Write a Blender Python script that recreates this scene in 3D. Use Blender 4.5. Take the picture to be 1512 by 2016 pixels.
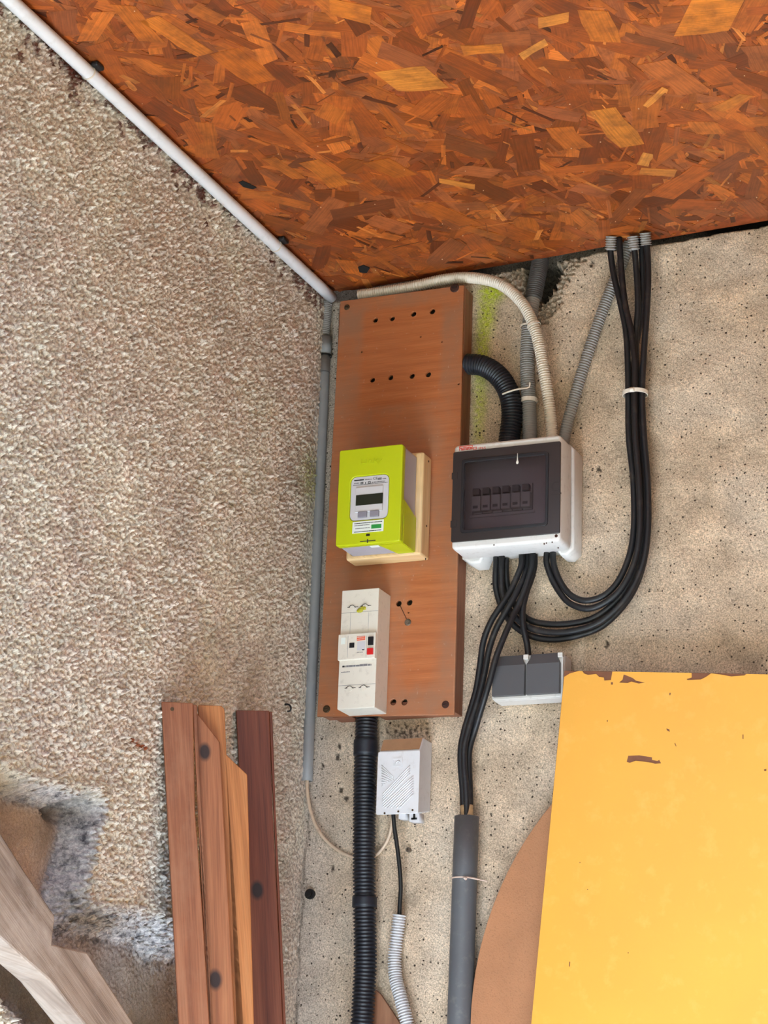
import bpy, bmesh, math, random
import numpy as np
from mathutils import Vector, Matrix

random.seed(7)
for o in list(bpy.data.objects):
    bpy.data.objects.remove(o)
SC = bpy.context.scene
COL = SC.collection

# ------------------------------------------------------------------ camera
F, YAW, PITCH, ROLL = 4224.8, .40539, .31422, .03736      # focal length in pixels of 1512 x 2016
CX, CY = 756.0, 1008.0
CAM = Vector((1.55134, -3.31936, 1.35))
fwd = Vector((-math.sin(YAW) * math.cos(PITCH), math.cos(YAW) * math.cos(PITCH), math.sin(PITCH)))
r0 = Vector((math.cos(YAW), math.sin(YAW), 0))
u0 = r0.cross(fwd)
rt = r0 * math.cos(ROLL) + u0 * math.sin(ROLL)
up = -r0 * math.sin(ROLL) + u0 * math.cos(ROLL)
cd = bpy.data.cameras.new('camera')
cam = bpy.data.objects.new('camera', cd)
COL.objects.link(cam)
cam.matrix_world = Matrix(((rt.x, up.x, -fwd.x, CAM.x), (rt.y, up.y, -fwd.y, CAM.y), (rt.z, up.z, -fwd.z, CAM.z), (0, 0, 0, 1)))
cd.sensor_fit = 'VERTICAL'
cd.sensor_height = 36.0
cd.lens = F / 2016.0 * 36.0
cd.clip_start = .05
SC.camera = cam

# ------------------------------------------------------------------ sky, sun, exposure
w = bpy.data.worlds.new('sky')
SC.world = w
w.use_nodes = True
nt = w.node_tree
sky = nt.nodes.new('ShaderNodeTexSky')
sky.sky_type = 'NISHITA'
sky.sun_disc = False
sky.sun_elevation = math.radians(52)
sky.sun_rotation = math.radians(205)
sky.air_density = 1.0
sky.dust_density = 3.0
bg = nt.nodes['Background']
nt.links.new(sky.outputs[0], bg.inputs[0])
bg.inputs[1].default_value = .085
sd = bpy.data.lights.new('sun', 'SUN')
sd.energy = 18.0
sd.angle = math.radians(.6)
sd.color = (.79, .93, 1.08)
sun = bpy.data.objects.new('sun', sd)
COL.objects.link(sun)
sun.rotation_euler = Vector((.06, .30, -1.1)).to_track_quat('-Z', 'Y').to_euler()
sun.location = (-2, -4, 6)
vs = SC.view_settings
vs.view_transform = 'Standard'
vs.look = 'None'
vs.gamma = 1
vs.use_curve_mapping = False
vs.exposure = 2.08


# ------------------------------------------------------------------ points of the place seen along a pixel's ray
def ray(px, py):
    return rt * ((px - CX) / F) - up * ((py - CY) / F) + fwd


def P(px, py, d=0.0):                    # on the plane d in front of the back wall (y = -d)
    r = ray(px, py)
    return CAM + r * ((-d - CAM.y) / r.y)


def L(px, py, x=0.0):                    # on the plane x in front of the left wall
    r = ray(px, py)
    return CAM + r * ((x - CAM.x) / r.x)


def PN(px, py, p0, n):                   # on any plane
    r = ray(px, py)
    return CAM + r * ((p0 - CAM).dot(n) / r.dot(n))


CN = Vector((-.0293, -.0122, 1))
C0 = Vector((0, 0, 2.9588))


def zc(x, y):
    return 2.9588 + .0293 * x + .0122 * y


# ------------------------------------------------------------------ materials
def lin(c):
    o = []
    for v in c:
        v /= 255.0
        o.append(v / 12.92 if v <= .04045 else ((v + .055) / 1.055) ** 2.4)
    return tuple(o) + (1,)


class NB:
    def __init__(s, name):
        s.m = bpy.data.materials.new(name)
        s.m.use_nodes = True
        s.t = s.m.node_tree
        s.b = s.t.nodes['Principled BSDF']

    def n(s, typ, **kw):
        x = s.t.nodes.new(typ)
        for k, v in kw.items():
            setattr(x, k, v)
        return x

    def l(s, a, b):
        s.t.links.new(a, b)

    def coord(s, out='Object', scale=(1, 1, 1)):
        t = s.n('ShaderNodeTexCoord')
        mp = s.n('ShaderNodeMapping')
        mp.inputs['Scale'].default_value = scale
        s.l(t.outputs[out], mp.inputs[0])
        return mp.outputs[0]

    def noise(s, vec, scale, detail=3, rough=.55):
        x = s.n('ShaderNodeTexNoise')
        x.inputs['Scale'].default_value = scale
        x.inputs['Detail'].default_value = detail
        x.inputs['Roughness'].default_value = rough
        s.l(vec, x.inputs['Vector'])
        return x.outputs['Fac']

    def ramp(s, fac, stops):
        x = s.n('ShaderNodeValToRGB')
        e = x.color_ramp.elements
        while len(e) < len(stops):
            e.new(.5)
        for i, (p, c) in enumerate(stops):
            e[i].position = p
            e[i].color = c if len(c) == 4 else tuple(c) + (1,)
        s.l(fac, x.inputs[0])
        return x.outputs[0]

    def mix(s, fac, a, b, mode='MIX'):
        x = s.n('ShaderNodeMix', data_type='RGBA', blend_type=mode)
        for sock, v in ((x.inputs[0], fac), (x.inputs[6], a), (x.inputs[7], b)):
            if isinstance(v, (int, float)):
                sock.default_value = v
            elif isinstance(v, tuple):
                sock.default_value = v
            else:
                s.l(v, sock)
        return x.outputs[2]

    def bump(s, h, strength, dist=.001, prev=None):
        x = s.n('ShaderNodeBump')
        x.inputs['Strength'].default_value = strength
        x.inputs['Distance'].default_value = dist
        s.l(h, x.inputs['Height'])
        if prev is not None:
            s.l(prev, x.inputs['Normal'])
        return x.outputs['Normal']

    def done(s, col, rough=.5, normal=None, spec=.5, metal=0.0):
        if isinstance(col, tuple):
            s.b.inputs['Base Color'].default_value = col
        else:
            s.l(col, s.b.inputs['Base Color'])
        if isinstance(rough, (int, float)):
            s.b.inputs['Roughness'].default_value = rough
        else:
            s.l(rough, s.b.inputs['Roughness'])
        s.b.inputs['Specular IOR Level'].default_value = spec
        s.b.inputs['Metallic'].default_value = metal
        if normal is not None:
            s.l(normal, s.b.inputs['Normal'])
        return s.m


def g(v):
    return (v, v, v, 1)


def plain(name, c, rough=.5, var=.08, vs=25, dirt=None, dirt_amt=.3, dscale=60, bump=.0, bscale=300, spec=.5, metal=0.0):
    b = NB(name)
    co = b.coord()
    c = lin(c)
    f = b.noise(co, vs, 4)
    col = b.mix(1.0, c, b.ramp(f, [(.3, g(1 - var)), (.7, g(1 + var))]), 'MULTIPLY')
    if dirt:
        f2 = b.noise(co, dscale, 5, .65)
        m = b.ramp(f2, [(.55, g(0)), (.8, g(dirt_amt))])
        col = b.mix(m, col, lin(dirt))
    nm = b.bump(b.noise(co, bscale, 2), bump) if bump else None
    return b.done(col, rough, nm, spec, metal)


def wood(name, dark, mid, light, rough=.5, dust=None, knots=(), grain=(3, 90), bump=.25, spec=.4, contrast=1.0):
    """grain runs along the u of the UV layer, in metres; knots are (u, v, radius) in metres"""
    b = NB(name)
    co = b.coord('UV', (grain[0], grain[1], 1))
    f = b.noise(co, 1.0, 5, .6)
    ramp = b.ramp(f, [(.5 - .2 * contrast, lin(dark)), (.5, lin(mid)), (.5 + .22 * contrast, lin(light))])
    co2 = b.coord('UV', (12, 500, 1))
    f2 = b.noise(co2, 1.0, 3, .6)
    col = b.mix(.35, ramp, b.ramp(f2, [(.35, g(.45)), (.65, g(1.15))]), 'MULTIPLY')
    if dust:
        co3 = b.coord('UV', (9, 14, 1))
        m = b.ramp(b.noise(co3, 1.0, 6, .65), [(.48, g(0)), (.75, g(.55))])
        col = b.mix(m, col, lin(dust))
    for (u, v, r) in knots:
        t = b.n('ShaderNodeTexCoord')
        mp = b.n('ShaderNodeMapping')
        mp.inputs['Location'].default_value = (-u / r / 1.5, -v / r, 0)
        mp.inputs['Scale'].default_value = (1 / r / 1.5, 1 / r, 0)
        b.l(t.outputs['UV'], mp.inputs[0])
        ln = b.n('ShaderNodeVectorMath', operation='LENGTH')
        b.l(mp.outputs[0], ln.inputs[0])
        m = b.ramp(ln.outputs['Value'], [(.55, g(.96)), (1.0, g(0))])
        col = b.mix(m, col, (.02, .012, .012, 1))
    nm = b.bump(f2, bump, .0006)
    return b.done(col, rough, nm, spec)


def panel_mat():
    """varnished ply: dusty and faded, with cleaner fields where older devices used to hang"""
    b = NB('varnished_panel')
    f = b.noise(b.coord('UV', (6, 70, 1)), 1.0, 5, .6)
    col = b.ramp(f, [(.3, lin((168, 94, 50))), (.5, lin((182, 105, 58))), (.72, lin((194, 118, 70)))])
    f2 = b.noise(b.coord('UV', (14, 500, 1)), 1.0, 3, .6)
    col = b.mix(.3, col, b.ramp(f2, [(.35, g(.5)), (.65, g(1.15))]), 'MULTIPLY')
    co = b.coord()
    sep = b.n('ShaderNodeSeparateXYZ')
    b.l(co, sep.inputs[0])
    wob = b.noise(co, 40, 4, .7)

    def window(axis, lo, hi, soft):
        m = None
        for sgn, lim in ((1, lo), (-1, hi)):
            x = b.n('ShaderNodeMath', operation='MULTIPLY_ADD')
            b.l(sep.outputs[axis], x.inputs[0])
            x.inputs[1].default_value = sgn / soft
            x.inputs[2].default_value = -sgn * lim / soft - .5
            y = b.n('ShaderNodeMath', operation='ADD', use_clamp=True)
            b.l(x.outputs[0], y.inputs[0])
            b.l(wob, y.inputs[1])
            if m is None:
                m = y
            else:
                z = b.n('ShaderNodeMath', operation='MULTIPLY')
                b.l(m.outputs[0], z.inputs[0])
                b.l(y.outputs[0], z.inputs[1])
                m = z
        return m.outputs[0]

    def field(x0, x1, z0, z1, soft):
        z = b.n('ShaderNodeMath', operation='MULTIPLY')
        b.l(window(0, x0, x1, soft), z.inputs[0])
        b.l(window(2, z0, z1, soft), z.inputs[1])
        return z.outputs[0]

    mx = b.n('ShaderNodeMath', operation='MAXIMUM')
    b.l(field(-.078, .088, .555, .755, .012), mx.inputs[0])
    b.l(field(.012, .105, .03, .265, .03), mx.inputs[1])
    dust = b.ramp(b.noise(co, 16, 6, .65), [(.30, g(.12)), (.68, g(.85))])
    clean = b.n('ShaderNodeMath', operation='MULTIPLY_ADD')
    b.l(mx.outputs[0], clean.inputs[0])
    clean.inputs[1].default_value = -.85
    clean.inputs[2].default_value = 1.0
    dm = b.n('ShaderNodeMath', operation='MULTIPLY')
    b.l(dust, dm.inputs[0])
    b.l(clean.outputs[0], dm.inputs[1])
    col = b.mix(dm.outputs[0], col, lin((152, 110, 84)))
    spk = b.ramp(b.noise(co, 130, 3, .6), [(.66, g(0)), (.74, g(.35))])
    col = b.mix(spk, col, lin((200, 170, 150)))
    return b.done(col, .42, b.bump(f2, .2, .0005), .5)


def attr_mat(name, rough=.9, fine=350, fine_amt=.35, bump=.6, bdist=.002, pits=False, spec=.2, mould=False):
    b = NB(name)
    at = b.n('ShaderNodeAttribute', attribute_name='Col')
    co = b.coord()
    f = b.noise(co, fine, 4, .7)
    col = b.mix(1.0, at.outputs['Color'], b.ramp(f, [(.3, g(1 - fine_amt)), (.72, g(1 + fine_amt))]), 'MULTIPLY')
    f3 = b.noise(co, 22, 5, .6)
    col = b.mix(1.0, col, b.ramp(f3, [(.3, g(.86)), (.7, g(1.1))]), 'MULTIPLY')
    nm = b.bump(f, bump, bdist)
    if mould:                                # grey mould on the broken edges, patchy in all three directions
        ma = at.outputs['Alpha']
        pale = b.mix(b.ramp(b.noise(co, 170, 4, .7), [(.38, g(0)), (.62, g(1))]), lin((150, 150, 160)), lin((226, 224, 226)))
        mm = b.n('ShaderNodeMath', operation='MULTIPLY')
        b.l(ma, mm.inputs[0])
        mm.inputs[1].default_value = .85
        col = b.mix(mm.outputs[0], col, pale)
        m2 = b.n('ShaderNodeMath', operation='MULTIPLY')
        b.l(ma, m2.inputs[0])
        b.l(b.ramp(b.noise(co, 42, 5, .7), [(.50, g(0)), (.68, g(.9))]), m2.inputs[1])
        col = b.mix(m2.outputs[0], col, lin((52, 52, 62)))
    if pits:
        vo = b.n('ShaderNodeTexVoronoi', feature='F1')
        vo.inputs['Scale'].default_value = 140
        wob = b.noise(co, 260, 2)
        b.l(co, vo.inputs['Vector'])
        ad = b.n('ShaderNodeMath', operation='MULTIPLY_ADD')
        b.l(wob, ad.inputs[0])
        ad.inputs[1].default_value = .5
        b.l(vo.outputs['Distance'], ad.inputs[2])
        sep = b.n('ShaderNodeSeparateColor')
        b.l(vo.outputs['Color'], sep.inputs[0])
        ad2 = b.n('ShaderNodeMath', operation='MULTIPLY_ADD')
        b.l(sep.outputs[0], ad2.inputs[0])
        ad2.inputs[1].default_value = .42
        b.l(ad.outputs[0], ad2.inputs[2])
        m = b.ramp(ad2.outputs[0], [(.43, g(1)), (.54, g(0))])
        col = b.mix(m, col, (.055, .04, .032, 1))
        inv = b.ramp(ad2.outputs[0], [(.43, g(0)), (.56, g(1))])
        nm = b.bump(inv, .7, .003, nm)
    return b.done(col, rough, nm, spec)


M = {}
M['stucco'] = attr_mat('stucco', .95, 420, .3, .8, .002, mould=True)
M['concrete'] = attr_mat('concrete', .95, 420, .62, .8, .002, True)
M['wall_plain'] = plain('wall_plain', (206, 188, 166), .95, .12, 30, bump=.5)
M['ground'] = plain('ground', (204, 206, 208), .95, .1, 3, bump=.5, bscale=60)
M['soil'] = plain('soil', (72, 70, 54), .95, .2, 3, bump=.6, bscale=40)
M['roof'] = plain('roof_edge', (120, 70, 40), .8)
M['white_pvc'] = plain('white_pvc', (226, 226, 228), .35, .04, 12, (150, 140, 125), .35, 45)
M['cream_pvc'] = plain('cream_pvc', (226, 214, 198), .5, .06, 30, (120, 95, 75), .4, 60)
M['grey_pvc'] = plain('grey_pvc', (138, 138, 140), .5, .06, 14, (180, 175, 168), .3, 50)
M['dark_pvc'] = plain('dark_pvc', (92, 94, 98), .45, .06, 14, (150, 148, 142), .35, 55)
M['grey_flex'] = plain('grey_flex', (150, 146, 144), .5, .07, 20, (90, 78, 68), .4, 40)
M['grey_flex_dark'] = plain('grey_flex_dark', (84, 82, 84), .5, .07, 20, (60, 54, 50), .4, 40)
M['white_flex'] = plain('white_flex', (208, 208, 212), .45, .05, 20, (120, 112, 104), .3, 50)
M['black_flex'] = plain('black_flex', (26, 30, 40), .45, .15, 20, (84, 80, 78), .4, 60)
M['black_cable'] = plain('black_cable', (20, 21, 26), .5, .2, 20, (86, 72, 62), .55, 40)
M['beige_cable'] = plain('beige_cable', (205, 180, 155), .55, .06, 30, (110, 85, 70), .5, 60)
M['tie_white'] = plain('tie_white', (232, 224, 212), .5, .04)
M['tie_black'] = plain('tie_black', (18, 18, 20), .5, .04)
M['string'] = plain('string', (205, 182, 168), .8, .1)
M['screw'] = plain('screw', (82, 62, 40), .5, .2, 300, (40, 25, 15), .6, 300, .3, 500, .5, .5)
M['rust'] = plain('rust', (62, 30, 20), .8, .3, 300, (30, 16, 12), .6, 200, .5, 500)
M['zinc'] = plain('zinc', (120, 108, 96), .45, .2, 300, metal=.6)
M['panel'] = panel_mat()
M['panel_edge'] = wood('varnished_rail', (112, 66, 46), (140, 88, 64), (156, 104, 80), .55, (140, 108, 90), grain=(5, 60))
M['cream_wood'] = wood('cream_block', (226, 188, 132), (238, 202, 150), (246, 214, 168), .5, None, grain=(4, 40), bump=.05, contrast=.6)
M['lime'] = plain('lime_plastic', (190, 202, 18), .32, .03, 8)
M['meter_grey'] = plain('meter_grey', (176, 172, 180), .45, .04, 10)
M['meter_white'] = plain('meter_white', (206, 204, 208), .4, .03, 10)
M['button_grey'] = plain('button_grey', (138, 134, 146), .5, .03)
M['lcd'] = plain('lcd', (34, 40, 32), .2, .05)
M['ink'] = plain('ink', (44, 44, 46), .7, .03)
M['ink_pale'] = plain('ink_pale', (120, 118, 122), .7, .03)
M['paper'] = plain('paper', (232, 238, 232), .6, .03)
M['green_ink'] = plain('green_ink', (40, 146, 62), .6, .05)
M['breaker'] = plain('breaker_plastic', (226, 219, 206), .45, .04, 15, (140, 128, 112), .35, 90)
M['breaker_side'] = plain('breaker_side', (214, 204, 194), .5, .04)
M['black_gloss'] = plain('black_gloss', (24, 26, 32), .3, .04)
M['red'] = plain('red_button', (212, 30, 32), .35, .05)
M['orange'] = plain('orange_print', (232, 92, 50), .6, .05)
M['seal'] = plain('sealing_wax', (176, 168, 40), .6, .2, 200, (70, 60, 30), .6, 150)
M['enclosure'] = plain('enclosure_plastic', (224, 222, 220), .4, .04, 12, (120, 105, 92), .35, 80)
M['red_print'] = plain('red_print', (216, 66, 48), .6, .05)
M['inner'] = plain('inner_plastic', (212, 206, 208), .5, .04)
M['toggle'] = plain('toggle_dark', (136, 132, 138), .5, .04)
M['din'] = plain('din_grey', (150, 144, 150), .5, .04)
M['rocker'] = plain('rocker', (78, 78, 82), .42, .04, 20)
M['switch_grey'] = plain('switch_housing', (206, 202, 198), .45, .04, 20, (130, 110, 95), .4, 80)
M['yellow_paint'] = plain('yellow_paint', (228, 164, 57), .42, .04, 5, (244, 186, 92), .5, 30, .12, 60)
M['board_brown'] = plain('raw_board', (122, 78, 56), .8, .15, 60)
M['brown_board'] = plain('brown_board', (172, 120, 84), .85, .1, 12, (110, 72, 50), .75, 420, .7, 420)
M['dti'] = plain('telecom_box_plastic', (214, 213, 216), .5, .03, 20, (150, 138, 126), .3, 90)
M['dti_top'] = plain('telecom_box_dirty', (178, 138, 104), .7, .12, 40, (120, 84, 58), .6, 40)
M['brass'] = plain('brass', (198, 168, 128), .5, .3, 200, (110, 80, 50), .6, 200, metal=.2)
M['dropping'] = plain('dropping', (225, 220, 212), .8)
M['dark_hole'] = plain('dark_hole', (18, 15, 14), .95)
M['plank_left'] = wood('plank_left', (120, 70, 46), (150, 92, 62), (168, 112, 80), .5, (164, 116, 88), grain=(2.2, 70), contrast=.9)
M['plank_front'] = wood('plank_front', (126, 74, 48), (160, 100, 66), (176, 118, 80), .48, None, [(-.062, .012, .011), (-.40, .016, .012), (-.565, .02, .026)], grain=(2.5, 80))
M['plank_step'] = wood('plank_step', (142, 84, 44), (180, 114, 64), (196, 134, 84), .48, None, [(-.55, .036, .014)], grain=(2.5, 60))
M['plank_dark'] = wood('plank_dark', (92, 46, 32), (122, 66, 46), (140, 84, 60), .45, None, [(-.29, .018, .012)], grain=(2.2, 60), contrast=.9)
M['stake'] = wood('stake_wood', (110, 70, 50), (142, 96, 70), (160, 116, 88), .6, None, grain=(2.5, 60))
M['weathered'] = wood('weathered_timber', (116, 100, 90), (160, 144, 132), (188, 174, 162), .9, (206, 196, 188), grain=(2.5, 45), bump=.8, spec=.15)

# smoked clear plastic
b = NB('smoked_plastic')
tr = b.n('ShaderNodeBsdfTransparent')
tr.inputs[0].default_value = (.64, .61, .65, 1)
gl = b.n('ShaderNodeBsdfGlossy')
gl.inputs['Roughness'].default_value = .12
mx = b.n('ShaderNodeMixShader')
fr = b.n('ShaderNodeFresnel')
fr.inputs[0].default_value = 1.46
b.l(fr.outputs[0], mx.inputs[0])
b.l(tr.outputs[0], mx.inputs[1])
b.l(gl.outputs[0], mx.inputs[2])
b.l(mx.outputs[0], b.t.nodes['Material Output'].inputs['Surface'])
M['smoked'] = b.m
M['smoked_frame'] = plain('smoked_frame', (46, 40, 41), .25, .04)

# oriented strand board: the flake's own tint sits in the attribute, the grain follows its length
b = NB('strand_flake')
at = b.n('ShaderNodeAttribute', attribute_name='Col')
f = b.noise(b.coord('UV', (14, 330, 1)), 1.0, 4, .65)
col = b.mix(.75, at.outputs['Color'], b.ramp(f, [(.3, g(.5)), (.68, g(1.3))]), 'MULTIPLY')
f2 = b.noise(b.coord('Object'), 26, 6, .7)
col = b.mix(b.ramp(f2, [(.44, g(0)), (.72, g(.72))]), col, (.10, .030, .012, 1))
M['flake'] = b.done(col, .42, b.bump(f, .25, .0006), .45)
M['fleck'] = plain('fleck', (206, 160, 124), .7)
M['osb'] = plain('strand_board_base', (140, 66, 30), .5, .35, 90, (58, 22, 12), .6, 70, .4, 200)


# ------------------------------------------------------------------ building blocks
WL = {}                                   # world location of each empty


def tag(o, label=None, cat=None, group=None, kind=None):
    if label: o['label'] = label
    if cat: o['category'] = cat
    if group: o['group'] = group
    if kind: o['kind'] = kind
    return o


def thing(name, loc, label, cat, group=None):
    o = bpy.data.objects.new(name, None)
    o.empty_display_size = .03
    COL.objects.link(o)
    o.location = loc
    WL[o] = Vector(loc)
    return tag(o, label, cat, group)


def add(name, me, mat, parent=None, smooth=False):
    """links a mesh given in world coordinates as one object"""
    if isinstance(me, bmesh.types.BMesh):
        bm = me
        me = bpy.data.meshes.new(name)
        bmesh.ops.recalc_face_normals(bm, faces=bm.faces)
        bm.to_mesh(me)
        bm.free()
    if mat and not me.materials:
        me.materials.append(M[mat] if isinstance(mat, str) else mat)
    o = bpy.data.objects.new(name, me)
    COL.objects.link(o)
    if parent is not None:
        me.transform(Matrix.Translation(-WL[parent]))
        o.parent = parent
        WL[o] = WL[parent].copy()
    else:
        n = len(me.vertices)
        a = np.empty(n * 3, 'f')
        me.vertices.foreach_get('co', a)
        a = a.reshape(-1, 3)
        lo, hi = a.min(0), a.max(0)
        c = Vector(((lo[0] + hi[0]) / 2, (lo[1] + hi[1]) / 2, lo[2])).copy()
        c = Vector([float(v) for v in c])
        me.transform(Matrix.Translation(-c))
        o.location = c
        WL[o] = c
    if smooth:
        for p in me.polygons:
            p.use_smooth = True
    return o


def grain_uv(bm, along, off=None):
    """UV in metres: u along the grain, v across it"""
    along = along.normalized()
    a = along.orthogonal().normalized()
    c = along.cross(a)
    off = off if off is not None else Vector((random.uniform(0, 9), random.uniform(0, 9), 0))
    uv = bm.loops.layers.uv.verify()
    for f in bm.faces:
        for lp in f.loops:
            q = lp.vert.co
            lp[uv].uv = (q.dot(along) + off.x, q.dot(a) * .7 + q.dot(c) + off.y)


def bevel(bm, w, seg=2):
    bmesh.ops.recalc_face_normals(bm, faces=bm.faces)
    es = [e for e in bm.edges if e.is_manifold and e.calc_face_angle(0) > .5]
    if w > 0 and es:
        bmesh.ops.bevel(bm, geom=es, offset=w, segments=seg, profile=.5, affect='EDGES', clamp_overlap=True)


def box_bm(x0, x1, y0, y1, z0, z1, bev=0.0, seg=2, bm=None):
    own = bm is None
    t = bmesh.new()
    bmesh.ops.create_cube(t, size=1)
    for v in t.verts:
        v.co = Vector(((x0 + x1) / 2 + v.co.x * (x1 - x0), (y0 + y1) / 2 + v.co.y * (y1 - y0), (z0 + z1) / 2 + v.co.z * (z1 - z0)))
    if bev:
        bevel(t, bev, seg)
    if own:
        return t
    me = bpy.data.meshes.new('t')
    t.to_mesh(me)
    t.free()
    bm.from_mesh(me)
    bpy.data.meshes.remove(me)
    return bm


def box(name, mat, parent, x0, x1, y0, y1, z0, z1, bev=0.0, seg=2, along=None):
    bm = box_bm(x0, x1, y0, y1, z0, z1, bev, seg)
    if along is not None:
        grain_uv(bm, along)
    return add(name, bm, mat, parent)


def prism_bm(pts, vec, bev=0.0, seg=2):
    """a flat outline (3D points) pushed along vec"""
    bm = bmesh.new()
    a = [bm.verts.new(p) for p in pts]
    c = [bm.verts.new(p + vec) for p in pts]
    bm.faces.new(a)
    bm.faces.new(c[::-1])
    n = len(pts)
    for i in range(n):
        bm.faces.new((a[i], c[i], c[(i + 1) % n], a[(i + 1) % n]))
    if bev:
        bevel(bm, bev, seg)
    return bm


def rrect(x0, z0, x1, z1, r, n=5):
    out = []
    for cx, cz, a0 in ((x1 - r, z1 - r, 0), (x0 + r, z1 - r, 90), (x0 + r, z0 + r, 180), (x1 - r, z0 + r, 270)):
        for i in range(n + 1):
            a = math.radians(a0 + 90 * i / n)
            out.append((cx + r * math.cos(a), cz + r * math.sin(a)))
    return out


def circ(x, z, r, n=14):
    return [(x + r * math.cos(2 * math.pi * i / n), z + r * math.sin(2 * math.pi * i / n)) for i in range(n)]


def curve_mesh(cu):
    o = bpy.data.objects.new('tmp', cu)
    COL.objects.link(o)
    dg = bpy.context.evaluated_depsgraph_get()
    me = bpy.data.meshes.new_from_object(o.evaluated_get(dg))
    bpy.data.objects.remove(o)
    bpy.data.curves.remove(cu)
    return me


FACE = Matrix(((1, 0, 0, 0), (0, 0, -1, 0), (0, 1, 0, 0), (0, 0, 0, 1)))      # flat shape to a sheet that faces -y


def plate(name, mat, parent, outline, holes, yfront, thick, bev=0.0, along=None):
    """a sheet facing the room with real holes; outline in (x, z)"""
    cu = bpy.data.curves.new('c', 'CURVE')
    cu.dimensions = '2D'
    cu.fill_mode = 'BOTH'
    for pts in [outline] + list(holes):
        sp = cu.splines.new('POLY')
        sp.points.add(len(pts) - 1)
        for i, (x, z) in enumerate(pts):
            sp.points[i].co = (x, z, 0, 1)
        sp.use_cyclic_u = True
    cu.extrude = thick / 2 - bev
    cu.bevel_depth = bev
    cu.bevel_resolution = 1
    cu.offset = -bev
    me = curve_mesh(cu)
    me.transform(Matrix.Translation((0, yfront + thick / 2, 0)) @ FACE)
    bm = bmesh.new()
    bm.from_mesh(me)
    bpy.data.meshes.remove(me)
    bmesh.ops.remove_doubles(bm, verts=bm.verts, dist=1e-6)
    if along is not None:
        grain_uv(bm, along)
    return add(name, bm, mat, parent)


def text(name, s, mat, parent, x, z, yfront, size, thick=.0004, width=None, rot=0.0, bold=0.0):
    cu = bpy.data.curves.new('t', 'FONT')
    cu.body = s
    cu.size = size
    cu.extrude = thick / 2
    cu.resolution_u = 2
    cu.offset = bold
    me = curve_mesh(cu)
    if width:
        xs = [v.co.x for v in me.vertices]
        k = width / (max(xs) - min(xs))
        me.transform(Matrix.Diagonal((k, 1, 1, 1)))
    me.transform(Matrix.Translation((x, yfront + thick / 2, z)) @ Matrix.Rotation(rot, 4, 'Y') @ FACE)
    bm = bmesh.new()
    bm.from_mesh(me)
    bpy.data.meshes.remove(me)
    return add(name, bm, mat, parent)


def microprint(name, mat, parent, x0, x1, z, h, yfront, seed=0, gap=.0006, dz=0.0):
    """a row of print too small to read, as short raised dashes"""
    rnd = random.Random(seed)
    bm = bmesh.new()
    x = x0
    while x < x1:
        wd = rnd.uniform(.8, 2.2) * h
        e = min(x + wd, x1)
        box_bm(x, e, yfront - .0002, yfront + .0002, z - h / 2 + dz * (x - x0), z + h / 2 * rnd.uniform(.6, 1) + dz * (x - x0), bm=bm)
        x = e + gap * rnd.choice((1, 1, 2))
    return add(name, bm, mat, parent)


def spline(pts, step):
    pts = [Vector(p) for p in pts]
    if len(pts) == 2:
        n = max(2, int((pts[1] - pts[0]).length / step) + 1)
        return [pts[0].lerp(pts[1], i / (n - 1)) for i in range(n)]
    q = [pts[0] * 2 - pts[1]] + pts + [pts[-1] * 2 - pts[-2]]
    dense = []
    for i in range(1, len(q) - 2):
        p0, p1, p2, p3 = q[i - 1:i + 3]
        t0 = 0.0
        t1 = t0 + max((p1 - p0).length, 1e-6) ** .5
        t2 = t1 + max((p2 - p1).length, 1e-6) ** .5
        t3 = t2 + max((p3 - p2).length, 1e-6) ** .5
        for k in range(24):
            t = t1 + (t2 - t1) * k / 24
            a1 = p0 * ((t1 - t) / (t1 - t0)) + p1 * ((t - t0) / (t1 - t0))
            a2 = p1 * ((t2 - t) / (t2 - t1)) + p2 * ((t - t1) / (t2 - t1))
            a3 = p2 * ((t3 - t) / (t3 - t2)) + p3 * ((t - t2) / (t3 - t2))
            b1 = a1 * ((t2 - t) / (t2 - t0)) + a2 * ((t - t0) / (t2 - t0))
            b2 = a2 * ((t3 - t) / (t3 - t1)) + a3 * ((t - t1) / (t3 - t1))
            dense.append(b1 * ((t2 - t) / (t2 - t1)) + b2 * ((t - t1) / (t2 - t1)))
    dense.append(pts[-1])
    out, acc = [dense[0]], 0.0
    for a, c in zip(dense, dense[1:]):
        d = (c - a).length
        while acc + d >= step and d > 1e-9:
            a = a.lerp(c, (step - acc) / d)
            out.append(a)
            d = (c - a).length
            acc = 0.0
        acc += d
    if (out[-1] - dense[-1]).length > step * .3:
        out.append(dense[-1])
    return out


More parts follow.
